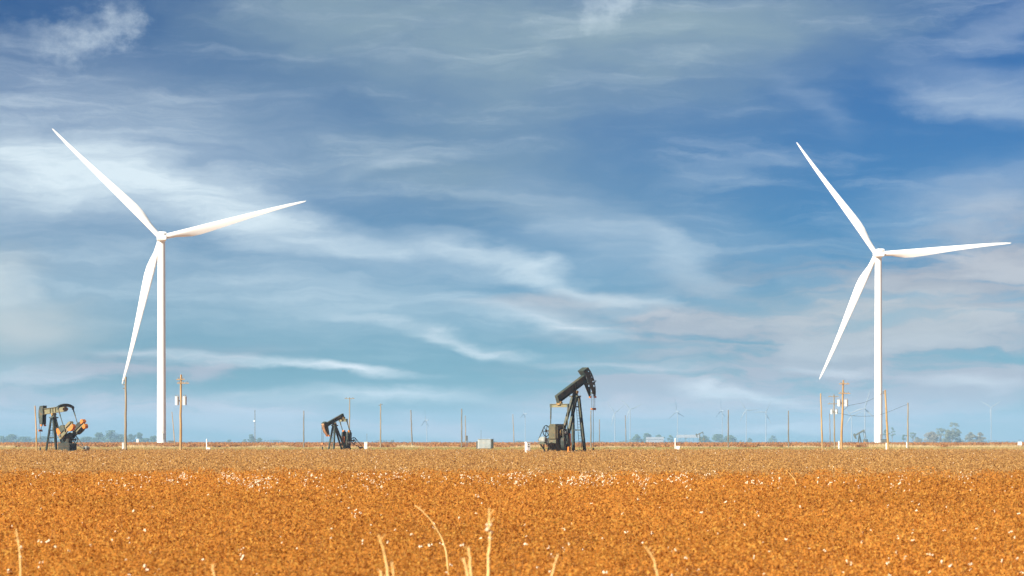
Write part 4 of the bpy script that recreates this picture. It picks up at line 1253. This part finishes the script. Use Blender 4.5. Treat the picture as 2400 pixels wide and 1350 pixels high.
for (c, r_, D, w, lab, ai, dry) in [
    (538, 1030, 2300, 16, 'tiny far bush left of the mast trees', 0, 0),
    (575, 1029, 2100, 20, 'low far bush left of the radio mast', 0, 0),
    (590, 1018, 2000, 28, 'rounded far tree at the foot of the radio mast', 0, 0),
    (609, 1026, 2050, 24, 'low far tree right of the radio mast', 0, 0),
    (920, 1030, 2400, 12, 'tiny far bush between the grey pole and the crooked pole', 0, 0),
    (1492, 1018, 2000, 34, 'left rounded tree of the far farm', 0, 0),
    (1515, 1015, 2000, 38, 'tall rounded tree behind the low white farm shed', 0, 0),
    (1545, 1019, 2050, 36, 'rounded farm tree right behind the low white shed', 0, 0),
    (1571, 1019, 2050, 20, 'small pointed farm tree left of the white marker post', 0, 0),
    (1607, 1018, 2500, 12, 'thin palm-like tree above the open shed roof', 1, 0),
    (1652, 1021, 2000, 34, 'left one of the dense farm trees right of the open shed', 0, 0),
    (1685, 1018, 2000, 44, 'middle one of the dense farm trees right of the open shed', 0, 0),
    (1712, 1020, 2050, 38, 'right one of the dense farm trees right of the open shed', 0, 0),
    (1757, 1026, 2500, 14, 'tiny far bush right of the farm trees', 0, 0),
    (1811, 1021, 2600, 26, 'hazy far tree midway to the pole cluster', 0, 0),
    (2075, 1006, 1900, 16, 'slim tree hidden behind the leaning pole', 1, 0),
    (2091, 1002, 1900, 18, 'slim open tree right of the leaning pole', 1, 0),
    (2118, 1018, 1900, 18, 'small round tree left of the rightmost pole', 1, 0),
    (2140, 1014, 1900, 24, 'small flat-topped tree right of the rightmost pole', 1, 0.1),
    (2185, 1012, 1650, 44, 'dry open bush left of the tall clump on the right', 0, 0.75),
    (2205, 1003, 1650, 30, 'greenish tree in the left of the tall clump', 1, 0.3),
    (2231, 990, 1650, 34, 'tallest thin tree of the clump on the right', 1, 0.35),
    (2222, 1008, 1640, 40, 'bushy tree at the heart of the clump on the right', 0, 0.35),
    (2244, 1005, 1650, 24, 'leafy tree at the right of the tall clump', 0, 0.3),
    (2275, 1013, 1650, 34, 'dry greenish bush right of the tall clump', 0, 0.55),
    (2297, 1013, 1650, 30, 'rounded dry bush, last of the clump on the right', 0, 0.65),
    (2150, 1024, 1700, 24, 'low dry shrub left of the clump on the right', 0, 0.6)]:
    far_tree(c, r_, D, w, lab, (0.135, 0.205, 0.125), ai, None, dry=dry)  # same lightened leaves, haze partly in the colour

# a distant wood along the horizon that reads as one strip
rr = np.random.default_rng(5)
n = 26000
x = rr.uniform(-1150, 1350, n)
y = 5200 + rr.uniform(0, 260, n)
prof = 5.5 + 3.0 * np.sin(x / 61.0) * np.sin(x / 23.0 + 1) + 2.2 * np.sin(x / 9.0) + np.where((x > 850), 3.0, 0)
z = gz(5200) + rr.uniform(0, 1, n) ** 0.7 * np.clip(prof, 2, 14) + 0.2
v, lp = cards(np.stack([x, y, z], 1), rr.uniform(0.8, 1.6, n), rng=rr)
tn = np.array([0.10, 0.14, 0.09]) * rr.uniform(0.7, 1.3, (n, 1))  # pale leaf tone carries some of the distance haze
me = mesh_fast('far_wood', v, 4, lp, np.concatenate([np.repeat(tn, 4, 0), np.ones((4 * n, 1))], 1), M_LEAF)
o = bpy.data.objects.new('far_wood', me); COL.objects.link(o)
tag(o, 'low blue strip of woods along the far horizon', 'woods', kind='stuff')


# ------------------------------------------------------------------ cotton field, seen as one mass
M_CROP = attr_mat('dry_cotton_plants', 0.85, 0.58)
HF = 0.27                     # half width of the planted wedge per metre of distance (the view itself takes 0.2)

def ring_points(d0, d1, n0, pw, rng):
    """scatter with a density n0 * (25 / D) ** pw per square metre"""
    out = []
    d = d0
    while d < d1:
        e = min(d1, d * 1.06 + 0.2)
        m = (d + e) / 2
        w = 2 * HF * m + 7
        n = int(n0 * (25 / m) ** pw * w * (e - d))
        yy = rng.uniform(d, e, n)
        xx = rng.uniform(-1, 1, n) * (HF * yy + 3.5)
        out.append(np.stack([xx, yy], 1))
        d = e
    return np.concatenate(out)

def tri_cards(cen, size, rng):
    n = len(cen)
    a = rng.normal(size=(n, 3)); a /= np.linalg.norm(a, axis=1)[:, None]
    b_ = rng.normal(size=(n, 3)); b_ -= (a * b_).sum(1)[:, None] * a; b_ /= np.linalg.norm(b_, axis=1)[:, None]
    a = a * (size * 1.25)[:, None]; b_ = b_ * (size * rng.uniform(0.6, 1.1, n))[:, None]
    v = np.stack([cen + a, cen - a * 0.6 - b_, cen - a * 0.6 + b_], 1).reshape(-1, 3)
    return v, np.arange(3 * n)

def crop_mesh(name, pts, k, hgt, tone_fn, rng, esz=0.0145, rsz=0.20, grow=0.60, stems=True, zfun=gz, grow_ref=25.0):
    n = len(pts)
    D = pts[:, 1]
    gr = (np.maximum(D, 12) / grow_ref) ** grow
    gzv = np.interp(D, GY, GZ)
    h = hgt * rng.normal(1, 0.10, n) + 0.05 * np.sin(pts[:, 0] / 3.1) * np.sin(D / 4.3)
    # leaves, burrs and twig ends
    ctr = np.repeat(np.stack([pts[:, 0], pts[:, 1], gzv], 1), k, 0)
    g2, h2 = np.repeat(gr, k), np.repeat(h, k)
    u = rng.beta(2.2, 1.1, n * k)
    rad = rsz * np.minimum(g2, 2.2) * np.sqrt(rng.uniform(0, 1, n * k)) * (1.25 - 0.55 * u)
    th = rng.uniform(0, 2 * np.pi, n * k)
    c = ctr + np.stack([rad * np.cos(th), rad * np.sin(th), h2 * (0.18 + 0.82 * u)], 1)
    s = esz * g2 * rng.uniform(0.55, 1.45, n * k)
    v, lp = tri_cards(c, s, rng)
    tn = tone_fn(c, np.repeat(np.arange(n), k), rng)
    tones = np.repeat(tn, 3, 0)
    V, Lp, T = [v], [lp], [tones]
    if stems:
        m = n * 3
        b0 = np.repeat(np.stack([pts[:, 0], pts[:, 1], gzv], 1), 3, 0)
        g3, h3 = np.repeat(gr, 3), np.repeat(h, 3)
        dirv = rng.normal(size=(m, 2)) * (0.18 * np.minimum(g3, 2))[:, None]
        base = b0 + np.concatenate([dirv * 0.3, np.zeros((m, 1))], 1)
        top = b0 + np.concatenate([dirv, (h3 * rng.uniform(0.75, 1.18, m))[:, None]], 1)
        w = np.stack([0.0032 * g3 * rng.uniform(.7, 1.3, m), np.zeros(m), np.zeros(m)], 1)
        sv = np.stack([base - w, base + w, top], 1).reshape(-1, 3)
        st = np.array([0.46, 0.25, 0.09]) * rng.uniform(0.6, 1.35, (m, 1))
        V.append(sv); Lp.append(np.arange(3 * m) + len(v)); T.append(np.repeat(st, 3, 0))
    V, Lp, T = np.concatenate(V), np.concatenate(Lp), np.concatenate(T)
    T = np.concatenate([T, np.ones((len(T), 1))], 1)
    me = mesh_fast(name, V, 3, Lp, T, M_CROP)
    o = bpy.data.objects.new(name, me); COL.objects.link(o)
    return o

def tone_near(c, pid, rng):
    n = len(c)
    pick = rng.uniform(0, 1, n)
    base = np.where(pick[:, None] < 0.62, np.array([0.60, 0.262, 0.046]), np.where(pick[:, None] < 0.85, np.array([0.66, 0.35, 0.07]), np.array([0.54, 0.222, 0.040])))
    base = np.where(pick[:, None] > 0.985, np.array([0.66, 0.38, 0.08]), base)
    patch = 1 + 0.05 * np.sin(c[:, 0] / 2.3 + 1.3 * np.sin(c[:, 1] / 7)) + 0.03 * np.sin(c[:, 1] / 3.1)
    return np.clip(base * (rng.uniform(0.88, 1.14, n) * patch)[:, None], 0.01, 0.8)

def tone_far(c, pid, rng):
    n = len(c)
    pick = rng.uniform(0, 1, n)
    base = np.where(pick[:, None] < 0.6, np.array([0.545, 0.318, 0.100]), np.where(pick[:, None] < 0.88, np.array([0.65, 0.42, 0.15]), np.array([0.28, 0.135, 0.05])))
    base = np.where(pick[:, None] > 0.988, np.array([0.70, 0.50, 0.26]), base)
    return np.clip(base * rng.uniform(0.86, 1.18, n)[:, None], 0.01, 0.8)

rr = np.random.default_rng(11)
P1 = ring_points(11.5, 116, 13.5, 1.40, rr)
P1 = P1[rr.uniform(0, 1, len(P1)) > np.clip((P1[:, 1] + 5 * np.sin(P1[:, 0] / 6) - 86) / 26, 0, 1)]
tag(crop_mesh('cotton_crop', P1, 76, 0.78, tone_near, rr), 'rust brown dried cotton plants filling the near field', 'crop', kind='stuff')
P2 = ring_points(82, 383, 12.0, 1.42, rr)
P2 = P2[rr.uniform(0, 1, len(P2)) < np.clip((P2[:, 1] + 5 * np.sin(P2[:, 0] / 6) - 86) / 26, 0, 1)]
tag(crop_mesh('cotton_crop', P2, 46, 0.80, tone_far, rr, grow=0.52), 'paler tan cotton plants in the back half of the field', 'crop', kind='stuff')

# far field beyond the grass strip
n = 15000
y = 618 + 560 * rr.uniform(0, 1, n) ** 1.4
x = rr.uniform(-1, 1, n) * 0.27 * y
def tone_ff(c, pid, rng):
    m = len(c)
    return np.array([0.48, 0.245, 0.09]) * rng.uniform(0.75, 1.3, (m, 1))
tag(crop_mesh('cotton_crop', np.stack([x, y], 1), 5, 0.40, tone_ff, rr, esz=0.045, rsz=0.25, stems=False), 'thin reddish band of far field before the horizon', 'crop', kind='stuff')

# grass strip and the pale tall grass behind it
def blades(name, pts, h, w, tone, k, label, rng):
    n = len(pts) * k
    c = np.repeat(pts, k, 0)
    hh = np.repeat(h, k) * rng.uniform(0.5, 1.15, n)
    ww = np.repeat(w, k)
    off = rng.normal(size=(n, 2)) * (ww * 2.2)[:, None]
    lean = rng.normal(size=(n, 2)) * (hh * 0.28)[:, None]
    zz = np.interp(c[:, 1] + off[:, 1], GY, GZ)
    b0 = np.stack([c[:, 0] + off[:, 0], c[:, 1] + off[:, 1], zz - 0.02], 1)
    tp = b0 + np.concatenate([lean, hh[:, None]], 1)
    an = rng.uniform(0, np.pi, n)
    wv = np.stack([np.cos(an), np.sin(an), np.zeros(n)], 1) * ww[:, None]
    v = np.stack([b0 - wv, b0 + wv, tp], 1).reshape(-1, 3)
    t = np.repeat(tone(b0, rng), 3, 0)
    me = mesh_fast(name, v, 3, np.arange(3 * n), np.concatenate([t, np.ones((len(t), 1))], 1), M_CROP)
    o = bpy.data.objects.new(name, me); COL.objects.link(o)
    return tag(o, label, 'grass', kind='stuff')

n = 16000
y = rr.uniform(384, 622, n); x = rr.uniform(-1, 1, n) * 0.27 * y
gsel = np.array([0.5 + 0.5 * math.sin(a / 37 + 2 * math.sin(b / 60)) for a, b in zip(x, y)])
def tone_strip(b, rng):
    q = (0.5 + 0.5 * np.sin(b[:, 0] / 37 + 2 * np.sin(b[:, 1] / 60)))[:, None]
    return (np.array([0.40, 0.34, 0.10]) * q + np.array([0.56, 0.40, 0.16]) * (1 - q)) * rng.uniform(0.8, 1.25, (len(b), 1))
blades('grass_strip', np.stack([x, y], 1), np.full(n, 0.26), np.full(n, 0.05), tone_strip, 4, 'strip of yellow green grass behind the cotton', rr)
n = 5200
x = np.concatenate([rr.uniform(-170, 170, n), rr.normal(95, 10, 700), rr.normal(72, 6, 300), rr.normal(-60, 15, 250)])
y = 590 + rr.uniform(0, 34, len(x))
cl = (np.sin(x / 2.1) * np.sin(x / 5.3 + 1) > -0.15)
x, y = x[cl], y[cl]
hs = 0.32 + 0.45 * np.clip(np.sin(x / 3.3) * np.sin(x / 11.0 + .5), 0, 1) + np.where(np.abs(x - 95) < 22, 0.30, 0)
def tone_pale(b, rng):
    return np.array([0.80, 0.62, 0.34]) * rng.uniform(0.75, 1.15, (len(b), 1))
blades('tall_dry_grass', np.stack([x, y], 1), hs, np.full(len(x), 0.06), tone_pale, 6, 'pale tufts of tall dry grass in front of the far field', rr)

# ------------------------------------------------------------------ cotton bolls
M_BOLL = mat('cotton_white', (0.76, 0.63, 0.46), 0.9, (0.66, 0.50, 0.31), 20)
def boll_geo(cen, rad, rng):
    """a lumpy open boll: four overlapping locks, each an octahedron-like lump"""
    V, Fq = [], []
    base = np.array([(1, 0, 0), (-1, 0, 0), (0, 1, 0), (0, -1, 0), (0, 0, 1), (0, 0, -1)], float)
    fc = np.array([(0, 2, 4), (2, 1, 4), (1, 3, 4), (3, 0, 4), (2, 0, 5), (1, 2, 5), (3, 1, 5), (0, 3, 5)])
    n = len(cen)
    k = 3
    c = np.repeat(cen, k, 0) + rng.normal(size=(n * k, 3)) * np.repeat(rad, k)[:, None] * 0.55
    r_ = np.repeat(rad, k) * rng.uniform(0.55, 0.95, n * k)
    jit = rng.uniform(0.75, 1.25, (n * k, 6, 1))
    v = c[:, None, :] + base[None] * r_[:, None, None] * jit
    f = fc[None] + (np.arange(n * k) * 6)[:, None, None]
    return v.reshape(-1, 3), f.reshape(-1)

def boll_stuff(cen, rad, label, rng):
    v, f = boll_geo(cen, rad, rng)
    me = mesh_fast('cotton_bolls', v, 3, f, None, M_BOLL)
    me.polygons.foreach_set('use_smooth', [True] * len(me.polygons))
    o = bpy.data.objects.new('cotton_bolls', me); COL.objects.link(o)
    return tag(o, label, 'cotton bolls', kind='stuff')
# loose ones dotted over the near plants, thickening into one pale row
d = 7200 / rr.uniform(1096 - HOR, 1350 - HOR, 2600)
keep = rr.uniform(0, 1, len(d)) < np.where(d > 62, 0.30, 0.12)
d = d[keep]
x = rr.uniform(-1, 1, len(d)) * HF * d
z = 0.78 + rr.normal(0, 0.07, len(d))
boll_stuff(np.stack([x, d, z], 1), 0.016 * (d / 25) ** 0.25 * rr.uniform(0.6, 1.3, len(d)), 'scattered white cotton bolls on the near plants', rr)
d = rr.uniform(100, 380, 1100); x = rr.uniform(-1, 1, len(d)) * HF * d
boll_stuff(np.stack([x, d, 0.80 + rr.normal(0, 0.05, len(d))], 1), 0.012 * (d / 25) ** 0.5 * rr.uniform(0.5, 1.2, len(d)), 'tiny pale specks of cotton across the back field', rr)

# plants heavy with open bolls: the bright row across the middle of the field
r3 = np.random.default_rng(3)
RC, RD, RZ, RS = [], [], [], []
for (cc, wid, cnt, rw) in ((1245, 22, 8, 1106), (1330, 60, 9, 1114), (1395, 34, 10, 1112), (545, 12, 6, 1110), (525, 20, 4, 1118), (420, 60, 7, 1120), (350, 40, 4, 1122), (640, 90, 6, 1118), (945, 26, 6, 1112),
                           (870, 80, 8, 1116), (730, 60, 5, 1120), (270, 70, 4, 1120), (120, 90, 3, 1120), (1010, 60, 5, 1116), (1110, 70, 6, 1116), (1200, 40, 5, 1118), (1490, 50, 3, 1118), (1560, 60, 3, 1120),
                           (1650, 40, 3, 1116), (1800, 120, 4, 1122), (1950, 90, 3, 1118), (2090, 100, 4, 1116), (2300, 90, 4, 1120), (1150, 1200, 34, 1124), (900, 700, 22, 1122)):
    for i in range(max(2, int(cnt * 0.7))):
        c0 = cc + r3.normal(0, 0.5) * wid
        row = rw + r3.uniform(-6, 20)
        d0 = 7200 / (row - HOR + 4)
        m = int(r3.integers(3, 13))
        x0 = (c0 - 1200) / F * d0
        RC.append(x0 + r3.normal(0, 0.13, m)); RD.append(d0 + r3.normal(0, 0.3, m))
        RZ.append(0.62 + 0.42 * r3.beta(2, 1.6, m)); RS.append(r3.uniform(0.010, 0.030, m))
cen = np.stack([np.concatenate(RC), np.concatenate(RD), np.concatenate(RZ)], 1)
boll_stuff(cen, np.concatenate(RS), 'bright row of open white bolls across the middle of the field', r3)

# ------------------------------------------------------------------ tall dry stalks near the camera
M_STALK = mat('straw', (0.60, 0.37, 0.12), 0.8, (0.70, 0.47, 0.19), 6, stretch=(1, 1, 0.3))
def stalk(pts, D, wpx, label, bolls=(), twigs=2):
    """pts: photograph points from tip to the lowest visible one"""
    P_ = [px(c, r_, D) for c, r_ in pts]
    b0 = P_[-1]
    d_ = (P_[-1] - P_[-2])
    foot = Vector((b0.x + d_.x / max(0.05, abs(d_.z)) * b0.z * 0.35, D, 0))
    t = empty('dry_stalk', foot)
    tag(t, label, 'dry stalk')
    r_ = wpx * D / F / 2 * 0.85
    pl = [p - foot for p in P_] + [Vector((0, 0, -0.02))]
    n = len(pl)
    out, rs = [], []
    for i in range(n - 1):
        for k in range(5):
            q = pl[i].lerp(pl[i + 1], k / 5)
            f = (i + k / 5) / (n - 1)
            out.append(q + Vector((random.uniform(-1, 1), random.uniform(-1, 1), 0)) * r_ * 0.35)
            rs.append(r_ * (0.55 + 0.6 * f) * random.uniform(0.85, 1.2))
    out.append(pl[-1]); rs.append(r_ * 1.2)
    MB().tube(out, rs, 8).build('stem', M_STALK, t, 'all')
    for i in range(twigs):
        q = out[3 + i * 3]
        MB().tube([q, q + Vector((random.choice((-1, 1)) * r_ * 3.0, 0, r_ * 4))], [r_ * 0.4, r_ * 0.2], 5).build('twig', M_STALK, t)
    for (c, r2_, sz) in bolls:
        cen = np.array([px(c, r2_, D) - foot])
        v, f = boll_geo(cen, np.array([sz * D / F / 2]), np.random.default_rng(int(r2_)))
        me = mesh_fast('boll', v, 3, f, None, M_BOLL)
        me.polygons.foreach_set('use_smooth', [True] * len(me.polygons))
        o = bpy.data.objects.new('boll', me); COL.objects.link(o); o.parent = t
stalk([(1148, 1191), (1147, 1220), (1149, 1262), (1147, 1285), (1144, 1320), (1145, 1350), (1143, 1385)], 15.5, 8.5, 'tallest pale stalk with white bolls, bottom centre', ((1146, 1227, 11), (1148, 1241, 12), (1148, 1252, 12), (1150, 1262, 8), (1147, 1311, 6)))
stalk([(972, 1184), (989, 1197), (1005, 1213), (1021, 1235), (1035, 1260), (1041, 1278), (1045, 1290)], 24, 4.0, 'long thin stalk bending to the left, left of the tallest one')
stalk([(888, 1254), (894, 1272), (902, 1300), (907, 1330), (910, 1352), (913, 1385)], 14.5, 8, 'blurred straw stalk at the bottom, far left of centre')
stalk([(919, 1316), (922, 1340), (923, 1365), (922, 1390)], 14.2, 6, 'short thin straw beside the blurred stalk')
stalk([(893, 1337), (894, 1352), (896, 1390)], 14.2, 8, 'stubby straw left of the blurred stalk at the bottom edge')
stalk([(1099, 1282), (1102, 1302), (1103, 1330), (1105, 1352), (1104, 1390)], 14.5, 8, 'straight straw stalk just left of the tallest one')
stalk([(1087, 1308), (1092, 1328), (1098, 1352), (1103, 1390)], 14.3, 8, 'slanting straw stalk leaning on the straight one')
stalk([(1308, 1298), (1300, 1324), (1293, 1350), (1284, 1390)], 14.5, 6, 'right-leaning straw stalk right of the tallest one')
stalk([(1513, 1281), (1524, 1297), (1533, 1312), (1537, 1332), (1542, 1352), (1546, 1388)], 14.5, 6, 'curved straw stalk at the bottom, right of centre')
stalk([(497, 1322), (500, 1338), (503, 1352), (505, 1390)], 14.5, 6, 'short straw stalk at the bottom, left part')
stalk([(38, 1240), (43, 1268), (46, 1295), (48, 1320), (50, 1390)], 17, 6, 'faint straw stalk near the bottom left corner', ((46, 1283, 8), (48, 1303, 8)))
stalk([(1843, 1102), (1851, 1110), (1859, 1119), (1864, 1126)], 76, 2.2, 'thin pale stalk slanting in the field below the pole cluster', twigs=0)
